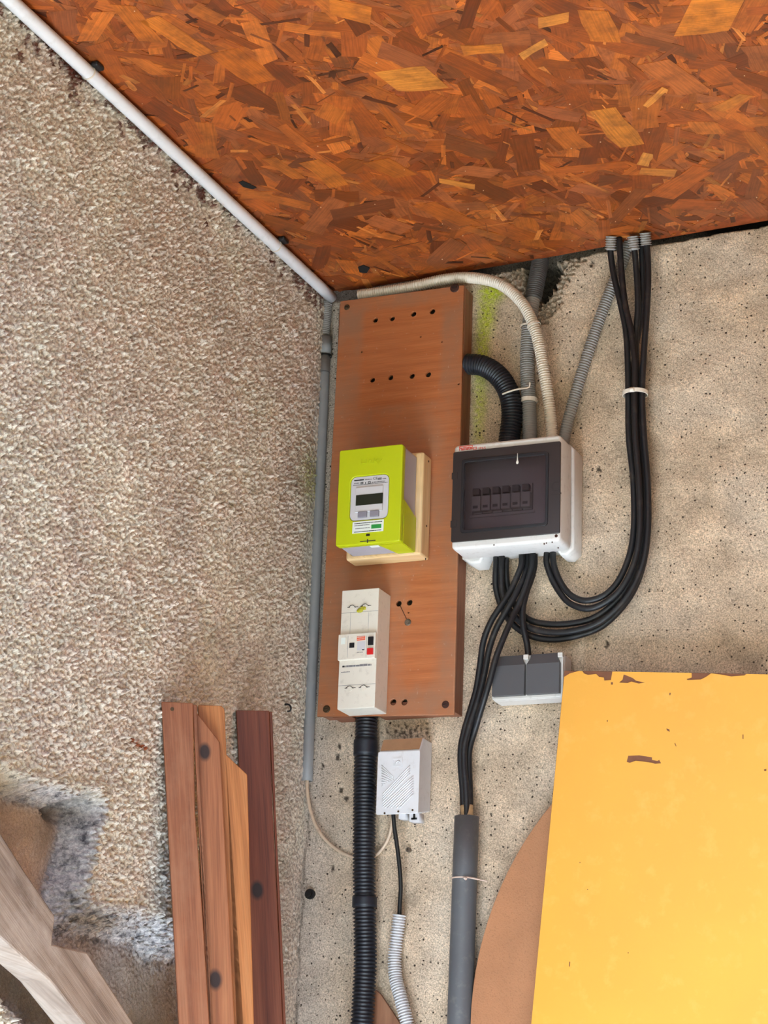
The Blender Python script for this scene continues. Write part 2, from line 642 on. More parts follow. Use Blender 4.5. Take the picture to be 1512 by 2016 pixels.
def tube_bm(pts, r, step=.005, ring=10, pitch=None, groove=.3, hollow=0.0, bm=None):
    """a round tube along a path; with a pitch it is ribbed like corrugated conduit, with hollow its ends are open"""
    bm = bm or bmesh.new()
    if pitch:
        step = pitch / 4
    path = spline(pts, step)
    n = len(path)
    tan = [(path[min(i + 1, n - 1)] - path[max(i - 1, 0)]).normalized() for i in range(n)]
    nrm = tan[0].orthogonal().normalized()
    rings = []
    for i in range(n):
        nrm = (nrm - tan[i] * nrm.dot(tan[i])).normalized()
        bi = tan[i].cross(nrm)
        k = 1.0
        if pitch:
            k = (1, 1, 1 - groove, 1 - groove)[i % 4]
        rings.append([bm.verts.new(path[i] + (nrm * math.cos(2 * math.pi * j / ring) + bi * math.sin(2 * math.pi * j / ring)) * r * k) for j in range(ring)])
    for i in range(n - 1):
        for j in range(ring):
            f = bm.faces.new((rings[i][j], rings[i][(j + 1) % ring], rings[i + 1][(j + 1) % ring], rings[i + 1][j]))
            f.smooth = True
    for e, s in ((0, 1), (n - 1, -1)):
        if hollow:
            cen = path[e]
            d = tan[e] * s
            a = [bm.verts.new(cen + (v.co - cen) * hollow) for v in rings[e]]
            c = [bm.verts.new(v.co + d * r * 1.6) for v in a]
            for j in range(ring):
                bm.faces.new((rings[e][j], a[j], a[(j + 1) % ring], rings[e][(j + 1) % ring]))
                bm.faces.new((a[j], c[j], c[(j + 1) % ring], a[(j + 1) % ring]))
            bm.faces.new(c)
        else:
            bm.faces.new(rings[e])
    return bm


def tube(name, mat, parent, pts, r, **kw):
    return add(name, tube_bm(pts, r, **kw), mat, parent)


def band(name, mat, parent, c, axis, rx, ry, width, thick=.0012, n=26, tail=None, xdir=None):
    """a strap round a tube: a flat ring of elliptical outline"""
    axis = axis.normalized()
    X = (xdir or Vector((1, 0, 0)))
    X = (X - axis * X.dot(axis)).normalized()
    Y = axis.cross(X)
    bm = bmesh.new()
    rings = []
    for i in range(n):
        a = 2 * math.pi * i / n
        d = X * math.cos(a) * rx + Y * math.sin(a) * ry
        o = d.normalized() * thick
        rings.append([bm.verts.new(c + d + axis * width / 2), bm.verts.new(c + d + o + axis * width / 2), bm.verts.new(c + d + o - axis * width / 2), bm.verts.new(c + d - axis * width / 2)])
    for i in range(n):
        p, q = rings[i], rings[(i + 1) % n]
        for k in range(4):
            bm.faces.new((p[k], p[(k + 1) % 4], q[(k + 1) % 4], q[k]))
    if tail:
        for (pa, pb, rr) in tail:
            tube_bm([pa, pb], rr, step=.004, ring=6, bm=bm)
    return add(name, bm, mat, parent)


# ------------------------------------------------------------------ walls with relief
def band_noise(nv, nu, cell, wl, seed, spread=.5):
    rng = np.random.default_rng(seed)
    a = rng.standard_normal((nv, nu))
    fy = np.fft.fftfreq(nv, cell)[:, None]
    fx = np.fft.rfftfreq(nu, cell)[None, :]
    k = np.sqrt(fy * fy + fx * fx)
    k0 = 1.0 / wl
    flt = np.exp(-((k - k0) / (k0 * spread)) ** 2)
    o = np.fft.irfft2(np.fft.rfft2(a) * flt, s=(nv, nu))
    return o / o.std()


def low_noise(nv, nu, cell, wl, seed):
    rng = np.random.default_rng(seed)
    a = rng.standard_normal((nv, nu))
    fy = np.fft.fftfreq(nv, cell)[:, None]
    fx = np.fft.rfftfreq(nu, cell)[None, :]
    k = np.sqrt(fy * fy + fx * fx)
    o = np.fft.irfft2(np.fft.rfft2(a) * np.exp(-(k * wl) ** 2), s=(nv, nu))
    return o / o.std()


def poly_sdf(U, V, poly):
    """signed distance to a polygon, positive inside"""
    best = np.full(U.shape, 1e9)
    inside = np.zeros(U.shape, bool)
    n = len(poly)
    for i in range(n):
        x0, y0 = poly[i]
        x1, y1 = poly[(i + 1) % n]
        dx, dy = x1 - x0, y1 - y0
        t = np.clip(((U - x0) * dx + (V - y0) * dy) / (dx * dx + dy * dy + 1e-12), 0, 1)
        best = np.minimum(best, (U - x0 - t * dx) ** 2 + (V - y0 - t * dy) ** 2)
        cross = (y0 > V) != (y1 > V)
        xi = x0 + (V - y0) / (dy if abs(dy) > 1e-12 else 1e-12) * dx
        inside ^= cross & (U < xi)
    d = np.sqrt(best)
    return np.where(inside, d, -d)


def sstep(a, b_, x):
    t = np.clip((x - a) / (b_ - a), 0, 1)
    return t * t * (3 - 2 * t)


def grid_mesh(name, pts, col, mold=None):
    nv, nu, _ = pts.shape
    me = bpy.data.meshes.new(name)
    idx = np.arange(nv * nu).reshape(nv, nu)
    q = np.stack([idx[:-1, :-1], idx[:-1, 1:], idx[1:, 1:], idx[1:, :-1]], -1).reshape(-1, 4)
    me.vertices.add(nv * nu)
    me.vertices.foreach_set('co', pts.astype('f').ravel())
    me.loops.add(q.size)
    me.loops.foreach_set('vertex_index', q.astype('i').ravel())
    me.polygons.add(len(q))
    me.polygons.foreach_set('loop_start', np.arange(0, q.size, 4, dtype='i'))
    me.polygons.foreach_set('loop_total', np.full(len(q), 4, 'i'))
    me.polygons.foreach_set('use_smooth', np.ones(len(q), bool))
    me.update(calc_edges=True)
    at = me.attributes.new('Col', 'FLOAT_COLOR', 'POINT')
    c4 = np.ones((nv * nu, 4), 'f')
    c4[:, :3] = col.reshape(-1, 3)
    if mold is not None:
        c4[:, 3] = mold.ravel()
    at.data.foreach_set('color', c4.ravel())
    return me


def srgb(*c):
    return np.array(lin(c)[:3])


def lerp3(a, b_, m):
    return a * (1 - m[..., None]) + b_ * m[..., None]


# left wall: rough stucco, broken away low down where bare concrete shows
CELL = .002
ys = np.arange(-1.30, .0001, CELL)
zs = np.arange(1.48, 2.966, CELL)
nu, nv = len(ys), len(zs)
Yg, Zg = np.meshgrid(ys, zs)
n1 = band_noise(nv, nu, CELL, .011, 1, .95)
n2 = band_noise(nv, nu, CELL, .0068, 2, .5)
n3 = low_noise(nv, nu, CELL, .05, 3)
n4 = low_noise(nv, nu, CELL, .16, 4)
bumps = np.maximum(n1 + .25 * n1 * n1, -1.3) * .0018 + n2 * .0014
smooth_band = sstep(-.10, -.01, Yg) * .7
bumps = bumps * (1 - smooth_band) + n3 * .0006
px_poly = [(-120, 1470), (0, 1512), (70, 1543), (150, 1560), (186, 1556), (203, 1578), (203, 1602), (190, 1640), (175, 1700), (163, 1745), (172, 1785), (240, 1796), (310, 1806), (345, 1835), (430, 1850), (430, 2140), (150, 2140), (-120, 1860)]
poly = [(p.y, p.z) for p in (L(x, y) for x, y in px_poly)]
sd_ = poly_sdf(Yg, Zg, poly) + n3 * .0018
lowedge = sstep(L(170, 1770).z + .02, L(170, 1790).z - .01, Zg)
wid = .020 + .020 * lowedge
rec = sstep(0, 1, np.clip(sd_ / wid, 0, 1))
depth_ = .05 + .0015 * n3
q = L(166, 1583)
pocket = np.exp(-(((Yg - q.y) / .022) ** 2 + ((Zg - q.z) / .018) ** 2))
edge0 = np.exp(-((sd_ - wid * .5) / (wid * .55 + .004)) ** 2)
lip = np.exp(-(sd_ / .016) ** 2) * (sd_ < 0) * .004
Xg = bumps * (1 - .75 * sstep(.7, 1, rec)) + edge0 * (.0018 * n1 + .0012 * n2) - rec * depth_ + lip - rec * pocket * .05
c_st = srgb(238, 226, 212)
col = np.broadcast_to(c_st, (nv, nu, 3)).copy()
col = lerp3(col, srgb(228, 222, 206), np.clip(.5 + n4 * .5, 0, 1) * .7)
col = lerp3(col, srgb(238, 220, 208), np.clip(-.1 + n3 * .5, 0, 1) * .5)
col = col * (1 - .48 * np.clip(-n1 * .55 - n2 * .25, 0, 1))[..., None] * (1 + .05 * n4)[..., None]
c_con = srgb(172, 152, 136)
concol = np.broadcast_to(c_con, (nv, nu, 3)) * (1 + .10 * n3 + .06 * n4)[..., None]
zl = L(170, 1800).z
concol = lerp3(concol, srgb(158, 148, 140) * np.ones((nv, nu, 3)), sstep(zl, zl - .05, Zg))
full = sstep(.90, 1.0, rec)
col = lerp3(col, concol, full)
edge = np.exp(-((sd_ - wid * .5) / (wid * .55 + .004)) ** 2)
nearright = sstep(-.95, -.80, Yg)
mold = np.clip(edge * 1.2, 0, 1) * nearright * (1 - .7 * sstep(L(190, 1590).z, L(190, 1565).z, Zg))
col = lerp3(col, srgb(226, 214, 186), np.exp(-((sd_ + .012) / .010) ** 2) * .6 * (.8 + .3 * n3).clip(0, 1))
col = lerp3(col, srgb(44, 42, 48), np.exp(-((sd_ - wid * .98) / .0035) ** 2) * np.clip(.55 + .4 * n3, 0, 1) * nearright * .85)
col = lerp3(col, srgb(34, 32, 36), np.clip(pocket * 1.1, 0, 1) * np.clip(.4 + rec, 0, 1) * .9)  # shade inside the deep pocket, painted into the colour
# damp grey staining beside the leaning boards
q0 = L(338, 1800)
dm = np.exp(-((Yg - q0.y + .02) / .045) ** 2) * sstep(1.93, 1.80, Zg) * (1 - full)
mold = np.maximum(mold, .8 * dm)
# wood stain that ran over from the ceiling board
below = zc(0, Yg) - Zg
rag = .022 + .016 * low_noise(nv, nu, CELL, .018, 9) + .012 * low_noise(nv, nu, CELL, .07, 10)
stn = sstep(.004, -.004, below - rag) * np.clip(.75 + .45 * n1, 0, 1)
col = lerp3(col, srgb(98, 40, 24), np.clip(stn, 0, 1) * .92)
for (x, y, sy, sz, k) in ((395, 385, .018, .012, 1.0), (140, 130, .045, .02, .9), (100, 80, .05, .018, .8), (535, 520, .015, .012, .7)):
    q = L(x, y)
    m = np.exp(-(((Yg - q.y) / sy) ** 2 + ((Zg - q.z) / sz) ** 2)) * k
    col = lerp3(col, srgb(92, 38, 24), np.clip(sstep(.35, .6, m * (1 + .6 * n1 + .3 * n3)) * .9, 0, 1))
for (x, y, sy, sz) in ((262, 1458, .010, .004), (272, 1468, .016, .004), (284, 1474, .012, .004)):
    q = L(x, y)
    m = np.exp(-(((Yg - q.y) / sy) ** 2 + ((Zg - q.z) / sz) ** 2))
    col = lerp3(col, srgb(146, 70, 26), np.clip(sstep(.4, .7, m * (1 + .6 * n1)), 0, 1) * .95)
q = L(612, 940)
m = np.exp(-(((Yg - q.y) / .05) ** 2 + ((Zg - q.z) / .05) ** 2))
col = lerp3(col, srgb(150, 150, 50), np.clip(m * (.5 + .4 * n1), 0, .7))
wl = add('wall_left', box_bm(-.25, -.125, -1.42, .0, 0, 3.04), 'wall_plain')
tag(wl, 'rough beige stucco wall left of the mounting panel', kind='structure')
WL[wl] = Vector(wl.location)
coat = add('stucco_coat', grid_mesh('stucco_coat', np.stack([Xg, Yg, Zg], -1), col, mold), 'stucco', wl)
add('lower_coat', box_bm(-.125, -.002, -1.42, .0, 0, 1.485), 'wall_plain', wl)
add('front_coat', box_bm(-.125, -.002, -1.42, -1.298, 1.485, 3.04), 'wall_plain', wl)

# back wall: sandy concrete render with pits
CELL = .003
xs = np.arange(-.062, 1.06, CELL)
zs = np.arange(1.48, 3.06, CELL)
nu, nv = len(xs), len(zs)
Xb, Zb = np.meshgrid(xs, zs)
n1 = band_noise(nv, nu, CELL, .010, 21, .5)
n3 = low_noise(nv, nu, CELL, .045, 23)
n4 = low_noise(nv, nu, CELL, .15, 24)
hb = n1 * .0004 + n3 * .0006 + n4 * .001
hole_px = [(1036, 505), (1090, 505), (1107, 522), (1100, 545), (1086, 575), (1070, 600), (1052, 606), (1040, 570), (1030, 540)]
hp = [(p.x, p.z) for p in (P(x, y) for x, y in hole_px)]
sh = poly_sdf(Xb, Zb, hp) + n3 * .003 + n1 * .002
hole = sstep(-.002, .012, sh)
chip_px = [(960, 520), (1120, 495), (1190, 480), (1185, 492), (1120, 535), (1100, 590), (1075, 640), (1045, 640), (1028, 575), (985, 552), (955, 540)]
cp = [(p.x, p.z) for p in (P(x, y) for x, y in chip_px)]
sc_ = poly_sdf(Xb, Zb, cp) + n3 * .004 + n1 * .003
chip = sstep(-.004, .008, sc_)
hb = hb - chip * (.006 + .003 * n1) - hole * (.05 + .004 * n3)
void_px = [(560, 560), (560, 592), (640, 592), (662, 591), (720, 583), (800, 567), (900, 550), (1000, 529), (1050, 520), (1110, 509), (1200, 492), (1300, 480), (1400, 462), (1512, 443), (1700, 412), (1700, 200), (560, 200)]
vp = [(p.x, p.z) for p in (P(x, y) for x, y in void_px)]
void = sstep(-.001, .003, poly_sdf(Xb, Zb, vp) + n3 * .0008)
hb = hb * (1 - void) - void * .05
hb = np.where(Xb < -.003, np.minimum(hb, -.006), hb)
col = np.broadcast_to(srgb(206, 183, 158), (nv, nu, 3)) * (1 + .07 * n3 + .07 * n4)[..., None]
col = lerp3(col, srgb(34, 29, 27), void)  # shade of the gap at the ceiling edge, painted dark into the wall colour
col = lerp3(col, srgb(200, 184, 166), np.clip(.3 + n4 * .5, 0, 1) * .6)
col = lerp3(col, srgb(186, 174, 162), sstep(.10, .0, Xb) * .8)
col = lerp3(col, srgb(128, 118, 108), np.clip(chip * (.7 + .3 * n1), 0, 1) * .8)
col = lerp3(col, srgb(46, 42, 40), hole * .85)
# yellow-green spray paint beside the panel
for (x, y, sx, sz, k) in ((968, 575, .024, .018, 1.1), (958, 620, .016, .035, .9), (950, 680, .014, .05, .75), (945, 740, .013, .04, .55), (942, 840, .012, .06, .5), (948, 790, .012, .03, .4)):
    q = P(x, y)
    m = np.exp(-(np.abs((Xb - q.x) / sx) ** 2.5 + np.abs((Zb - q.z) / sz) ** 2.5)) * k
    col = lerp3(col, srgb(186, 200, 34), np.clip(m * (.78 + .2 * n1), 0, .92))
# dark specks under the panel
q = P(800, 1440)
m = np.exp(-(((Xb - q.x) / .07) ** 2 + ((Zb - q.z) / .022) ** 2))
col = lerp3(col, srgb(52, 36, 30), np.clip(sstep(.9, 1.6, m * (1 + .75 * n1)), 0, 1) * .85)
for (x, y) in ((633, 1508), (672, 1555), (681, 1572), (668, 1470), (665, 1490), (654, 1710), (1180, 925), (1165, 520), (700, 1720), (1195, 1270)):
    q = P(x, y)
    m = np.exp(-(((Xb - q.x) / .0045) ** 2 + ((Zb - q.z) / .006) ** 2))
    col = lerp3(col, srgb(40, 30, 26), np.clip(sstep(.35, .6, m * (1 + .3 * n1)), 0, 1) * .9)
    hb = hb - .003 * np.clip(m, 0, 1)
# hairline crack down the corner
cr = np.interp(Zb, [p.z for p in (P(580, 1800), P(590, 1640), P(592, 1600), P(600, 1545))], [p.x for p in (P(580, 1800), P(590, 1640), P(592, 1600), P(600, 1545))])
m = np.exp(-((Xb - cr - .012 - .003 * n3) / .002) ** 2) * (Zb < P(600, 1545).z)
col = lerp3(col, srgb(84, 72, 64), m * .7)
wb = add('wall_back', box_bm(-.25, 2.1, .085, .25, 0, 3.10), 'wall_plain')
tag(wb, 'sandy beige rendered wall behind the meter panel', kind='structure')
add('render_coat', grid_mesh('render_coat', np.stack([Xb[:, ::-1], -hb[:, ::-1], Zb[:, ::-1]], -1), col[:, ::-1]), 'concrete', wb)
add('lower_coat', box_bm(-.25, 2.1, .002, .085, 0, 1.485), 'wall_plain', wb)
add('side_coat', box_bm(1.055, 2.1, .002, .085, 1.485, 3.10), 'wall_plain', wb)

# floor
fl = add('floor', box_bm(-14, 16, -24, .25, -.1, -.012), 'soil')
tag(fl, 'unseen dark ground in front of the wall with an added pale slab bouncing sunlight up', kind='structure')
WL[fl] = Vector(fl.location)
add('bounce_slab', box_bm(-4.5, 1.0, -2.4, 0, -.012, 0), 'ground', fl)  # out of view, added to throw sunlight up at the wall

wr = add('blocker_wall_right', box_bm(2.1, 2.25, -2.3, -.0, 0, 3.0), 'roof')  # unseen, added to block light coming from the right
tag(wr, 'brown blocker wall added out of view on the right to cut side light', kind='structure')

# ceiling: oriented strand board
cl_px = [(640, 574), (700, 572), (800, 557), (900, 540), (1000, 521), (1100, 503), (1205, 483), (1300, 471), (1400, 453), (1512, 434), (1620, 416)]
back = [PN(x, y, C0, CN) for x, y in cl_px]
back = [Vector((p.x, min(p.y, -.004), zc(p.x, min(p.y, -.004)))) for p in back]
back[0].x = .0
x_end = 2.099
ol = back + [Vector((x_end, back[-1].y, zc(x_end, back[-1].y))), Vector((x_end, -1.45, zc(x_end, -1.45))), Vector((.0, -1.45, zc(0, -1.45)))]
ce = add('ceiling', prism_bm(ol, Vector((0, 0, .02))), 'osb')
tag(ce, 'reddish brown varnished strand board ceiling', kind='structure')
bm = box_bm(-.25, 2.3, -1.52, .2, 3.16, 3.2)
add('roof_deck', bm, 'roof', ce)
add('fascia', box_bm(-.02, 2.3, -1.50, -1.452, 2.90, 3.16), 'roof', ce)

rng = random.Random(11)
TINT = [(140, 66, 28), (152, 74, 30), (160, 78, 30), (172, 86, 32), (182, 94, 36), (194, 104, 40), (150, 80, 44), (162, 88, 46)]


def flake_pts(cx, cy, ang, ln, wd, rnd, ragged=.12):
    c, s = math.cos(ang), math.sin(ang)
    out = []
    n = 3
    side = []
    for i in range(n + 1):
        t = -.5 + i / n
        side.append((t * ln, wd * (.5 + rnd.uniform(-ragged, ragged) * .8)))
    skew = rnd.uniform(-.5, .5) * wd
    top = [(u + (skew if i in (0, n) else 0) * .6, v) for i, (u, v) in enumerate(side)]
    bot = [(u - (skew if i in (0, n) else 0) * .6, -wd * (.5 + rnd.uniform(-ragged, ragged) * .8)) for i, (u, v) in enumerate(side)][::-1]
    return [(cx + u * c - v * s, cy + u * s + v * c, u, v) for u, v in top + bot]


class Flakes:
    def __init__(s):
        s.v, s.f, s.uv, s.c = [], [], [], []

    def put(s, pts, h, th, tint, rnd):
        n = len(pts)
        b0 = len(s.v)
        o1, o2 = rnd.uniform(0, 9), rnd.uniform(0, 9)
        for k in (h, h - th):
            for (x, y, u, v) in pts:
                s.v.append((x, y, zc(x, y) - k))
                s.uv.append((u + o1, v + o2))
                s.c.append(tint)
        # h is the depth of the face below the sheet, h - th its buried back
        s.f.append(list(range(b0, b0 + n)))
        for i in range(n):
            j = (i + 1) % n
            s.f.append([b0 + i, b0 + j, b0 + n + j, b0 + n + i])

    def mesh(s, name):
        me = bpy.data.meshes.new(name)
        me.from_pydata(s.v, [], s.f)
        uv = me.uv_layers.new(name='UVMap')
        li = np.empty(len(me.loops), 'i')
        me.loops.foreach_get('vertex_index', li)
        uv.data.foreach_set('uv', np.array(s.uv, 'f')[li].ravel())
        at = me.attributes.new('Col', 'FLOAT_COLOR', 'POINT')
        c4 = np.ones((len(s.v), 4), 'f')
        c4[:, :3] = np.array(s.c, 'f')
        at.data.foreach_set('color', c4.ravel())
        bm = bmesh.new()
        bm.from_mesh(me)
        bmesh.ops.recalc_face_normals(bm, faces=bm.faces)
        bm.to_mesh(me)
        bm.free()
        return me


bx = [p.x for p in back]
by = [p.y for p in back]


def yback(x):
    return float(np.interp(x, bx, by))


fk = Flakes()
N = 9500
for i in range(N):
    x = rng.uniform(.0, 1.35)
    y = rng.uniform(-1.45, 0)
    big = rng.random() < .36
    if big:
        ln, wd = rng.uniform(.045, .14), rng.uniform(.010, .044)
    else:
        ln, wd = rng.uniform(.015, .07), rng.uniform(.002, .010)
    a = math.pi / 2 + rng.gauss(-.1, .62) if rng.random() < .72 else rng.uniform(0, math.pi)
    ext = ln * .5
    if y + abs(math.sin(a)) * ext + wd * .5 > yback(x) - .002 or x - abs(math.cos(a)) * ext - wd * .5 < .003:
        ln *= .4
        ext = ln * .5
        if y + abs(math.sin(a)) * ext + wd * .5 > yback(x) - .002 or x - abs(math.cos(a)) * ext - wd * .5 < .003:
            continue
    t = rng.choice(TINT)
    k = rng.choice((.55, .75, .85, .92, 1.0, 1.08)) * rng.uniform(.9, 1.08)
    if not big:
        t = rng.choice(TINT + [(204, 122, 56), (84, 38, 20)])
    fk.put(flake_pts(x, y, a, ln, wd, rng), .0002 + .0014 * i / N, .0022, tuple(v * k for v in lin(t)[:3]), rng)
tag(add('wood_strands', fk.mesh('wood_strands'), 'flake', ce), kind='stuff')
# the pale flakes that stand out: centre pixel, end pixel of the half length, half width in metres
SHOW = [((810, 155), (860, 150), .032, (200, 123, 48)), ((1215, 250), (1245, 285), .022, (196, 117, 44)), ((1400, 25), (1455, 20), .05, (206, 119, 40)), ((350, 70), (405, 105), .016, (200, 111, 38)), ((950, 95), (990, 92), .014, (194, 111, 40)), ((640, 340), (610, 315), .018, (190, 105, 36)), ((505, 382), (535, 382), .014, (186, 101, 38)), ((900, 360), (935, 366), .008, (198, 123, 52)), ((1295, 337), (1330, 339), .012, (192, 117, 50)), ((1270, 312), (1276, 300), .010, (200, 129, 58)), ((1090, 38), (1120, 32), .014, (200, 123, 52)), ((725, 560), (732, 572), .006, (200, 121, 60)), ((560, 330), (590, 350), .012, (182, 99, 34)), ((880, 420), (925, 440), .018, (176, 91, 32)), ((1120, 270), (1140, 290), .02, (180, 95, 34)), ((1050, 95), (1075, 80), .008, (210, 135, 60)), ((1290, 190), (1310, 172), .006, (206, 131, 58)), ((690, 20), (730, 30), .02, (194, 107, 36)), ((1180, 50), (1195, 80), .02, (190, 105, 38)), ((1390, 250), (1400, 262), .02, (188, 103, 40)), ((1330, 150), (1370, 180), .024, (176, 95, 44)), ((770, 330), (800, 345), .02, (170, 91, 32)), ((1440, 200), (1470, 185), .012, (196, 115, 44)), ((480, 130), (520, 160), .022, (180, 93, 30)), ((270, 45), (300, 80), .016, (186, 99, 34))]
for (x, y), (x2, y2), hw, t in SHOW:
    a, e = PN(x, y, C0, CN), PN(x2, y2, C0, CN)
    d = e - a
    f1 = Flakes()
    f1.put(flake_pts(a.x, a.y, math.atan2(d.y, d.x), 2 * math.hypot(d.x, d.y), hw * 2, rng, .1), .0019, .0025, lin(t)[:3], rng)
    add('wood_flake', f1.mesh('wood_flake'), 'flake', ce)
# tiny pale flecks
bm = bmesh.new()
for i in range(110):
    x = rng.uniform(.01, 1.2)
    y = -abs(rng.gauss(0, .35)) - .02
    if y > yback(x) - .01 or y < -1.3: continue
    r = rng.uniform(.0006, .0014)
    bmesh.ops.create_icosphere(bm, subdivisions=1, radius=r, matrix=Matrix.Translation((x, y, zc(x, y) - .0022)))
tag(add('paint_flecks', bm, 'fleck', ce), kind='stuff')
for pxs in ([(470, 357), (478, 354), (492, 360), (505, 367), (498, 370), (480, 366)], [(705, 524), (716, 520), (728, 526), (722, 535), (708, 534)]):
    add('knot_hole', prism_bm([PN(x, y, C0, CN) - Vector((0, 0, .0026)) for x, y in pxs], Vector((0, 0, .002))), 'dark_hole', ce)

# ------------------------------------------------------------------ mounting panel
D = .045
px0, px1, pz0, pz1 = .0395, .2853, 2.1455, 2.9212
pan = thing('mounting_panel', ((px0 + px1) / 2, 0, pz0), 'tall varnished brown wooden panel with drilled holes, carrying the green meter', 'panel')
holes = [(739, 630, 5), (772, 627, 5), (814, 618, 5.3), (851, 613, 5.5), (733, 748, 5), (769, 743, 5.2), (811, 740, 5.4), (843, 737, 5.4), (785, 1188, 5.5), (806, 1186, 5.5), (774, 1382, 5.8), (796, 1382, 5.8), (712, 693, 1.5), (828, 663, 1.6), (870, 673, 1.5), (903, 756, 1.8), (804, 1206, 1.7)]
hl = []
for x, y, r in holes:
    p = P(x, y, D)
    hl.append(circ(p.x, p.z, r * .00096, 12))
tl, tr_, br_, bl = [P(x, y, D) for x, y in ((670, 593), (913.5, 561), (893, 1407), (624, 1411))]
plate('front_board', 'panel', pan, [(bl.x, bl.z), (br_.x, br_.z), (tr_.x, tr_.z), (tl.x, tl.z)], hl, -D, .006, .0008, Vector((1, 0, 0)))
fy = -D + .0061
box('frame_rail', 'panel_edge', pan, px1 - .022, px1, fy, -.001, pz0 + .0, pz1 - .002, .001, 2, Vector((0, 0, 1)))
box('frame_rail', 'panel_edge', pan, px0, px0 + .022, fy, -.001, pz0 + .006, pz1 - .002, .001, 2, Vector((0, 0, 1)))
box('frame_rail', 'panel_edge', pan, px0 + .0225, px1 - .0225, fy, -.001, pz1 - .024, pz1 - .002, .001, 2, Vector((1, 0, 0)))
ha, hb_ = P(697, 1420, .03).x, P(746, 1420, .03).x
box('frame_rail', 'panel_edge', pan, px0 + .0225, ha, fy, -.001, pz0 + .001, pz0 + .022, .001, 2, Vector((1, 0, 0)))
box('frame_rail', 'panel_edge', pan, hb_, px1 - .0225, fy, -.001, pz0 + .001, pz0 + .022, .001, 2, Vector((1, 0, 0)))
for x, y, r, mt in ((683, 605, .0056, 'screw'), (643, 1396, .0068, 'screw'), (877, 1387, .0066, 'rust'), (803, 1225, .0062, 'zinc'), (895, 567, .0085, 'rust')):
    p = P(x, y, D)
    bm = bmesh.new()
    for rr, h0 in ((r, .0016), (r * .66, .0030)):
        bmesh.ops.create_cone(bm, cap_ends=True, segments=18, radius1=rr, radius2=rr * .8, depth=h0, matrix=Matrix.Translation((p.x, -D - h0 / 2, p.z)) @ Matrix.Rotation(math.pi / 2, 4, 'X'))
    sc = add('screw', bm, mt, pan)
    if mt != 'zinc':
        box('slot', 'dark_hole', sc, p.x - r * .5, p.x + r * .5, -D - .0033, -D - .0029, p.z - .0006, p.z + .0006)
p, q = P(788, 1193, D + .0004), P(800, 1218, D + .0004)
tube('thread', 'rust', pan, [p, q], .0006, ring=5)

# ------------------------------------------------------------------ meter on its cream block
BD = .085
bx0, bx1, bz0, bz1 = .0945, .2338, 2.4120, 2.5975
bm = box_bm(bx0, bx1, -BD, -D - .0005, bz0, bz1, .004, 3)
grain_uv(bm, Vector((0, 0, 1)))
blk = add('backing_block', bm, 'cream_wood')
tag(blk, 'cream coloured backing block between the green meter and the brown panel', 'block')
WL[blk] = Vector(blk.location)
for x, y in ((846, 913), (840, 1040), (835, 1105)):
    pp = P(x, y, .05)
    bm = bmesh.new()
    bmesh.ops.create_cone(bm, cap_ends=True, segments=10, radius1=.0022, radius2=.0016, depth=.001, matrix=Matrix.Translation((bx1 + .0003, pp.y - .012, pp.z)) @ Matrix.Rotation(math.pi / 2, 4, 'Y'))
    add('screw', bm, 'screw', blk)

MD = .155
mx0, mx1, mz0, mz1 = .1060, .2238, 2.4156, 2.5884
mt = thing('electricity_meter', ((mx0 + mx1) / 2, -BD, mz0), 'lime green electricity meter with a small dark screen on a cream block', 'meter')
my = -BD - .0006
box('meter_body', 'meter_grey', mt, mx0 + .002, mx1 - .0015, -MD + .012, my, mz0 + .0015, mz1 - .0005, .003)
# green cover: front face, and a lower skirt with a cut corner on the side and underside
zmid = P(800, 986, MD - .01).z
oc = rrect(mx0, mz0, mx1, mz1, .004)
dx0, dx1 = L(0, 0, 0), None
dp = [P(x, y, MD) for x, y in ((640 + 250 / 5.04, 850 + 440 / 5.04), (640 + 632 / 5.04, 850 + 425 / 5.04), (640 + 622 / 5.04, 850 + 862 / 5.04), (640 + 245 / 5.04, 850 + 880 / 5.04))]
ddx0, ddx1 = (dp[0].x + dp[3].x) / 2, (dp[1].x + dp[2].x) / 2
ddz0, ddz1 = (dp[2].z + dp[3].z) / 2, (dp[0].z + dp[1].z) / 2
plate('green_cover', 'lime', mt, oc, [rrect(ddx0, ddz0, ddx1, ddz1, .010, 6)], -MD, .014, .0016)
# side skirt
sk = [Vector((mx1 - .0012, -MD + .0135, zmid + .004)), Vector((mx1 - .0012, my - .001, zmid - .012)), Vector((mx1 - .0012, my - .001, mz0 + .0006)), Vector((mx1 - .0012, -MD + .0135, mz0 + .0006))]
add('side_skirt', prism_bm(sk, Vector((.0016, 0, 0))), 'lime', mt)
sk = [Vector((mx1 - .001, -MD + .0135, mz0 + .0012)), Vector((mx1 - .001, my - .001, mz0 + .0012)), Vector((mx1 - .030, my - .001, mz0 + .0012)), Vector((mx1 - .044, -MD + .0135, mz0 + .0012))]
add('bottom_skirt', prism_bm(sk, Vector((0, 0, -.0014))), 'lime', mt)
box('port_tab', 'paper', mt, mx0 + .056, mx0 + .072, -MD + .016, -MD + .026, mz0 + .0006, mz0 + .002)
# display plate
disp = plate('display_plate', 'meter_white', mt, rrect(ddx0 + .0006, ddz0 + .0006, ddx1 - .0006, ddz1 - .0006, .0095, 6), [], -MD + .0012, .006, .0005)


def MP(zx, zy, d=MD):                      # meter close-up to the meter's front
    return P(680 + zx / 11.2, 920 + zy / 11.2, d)


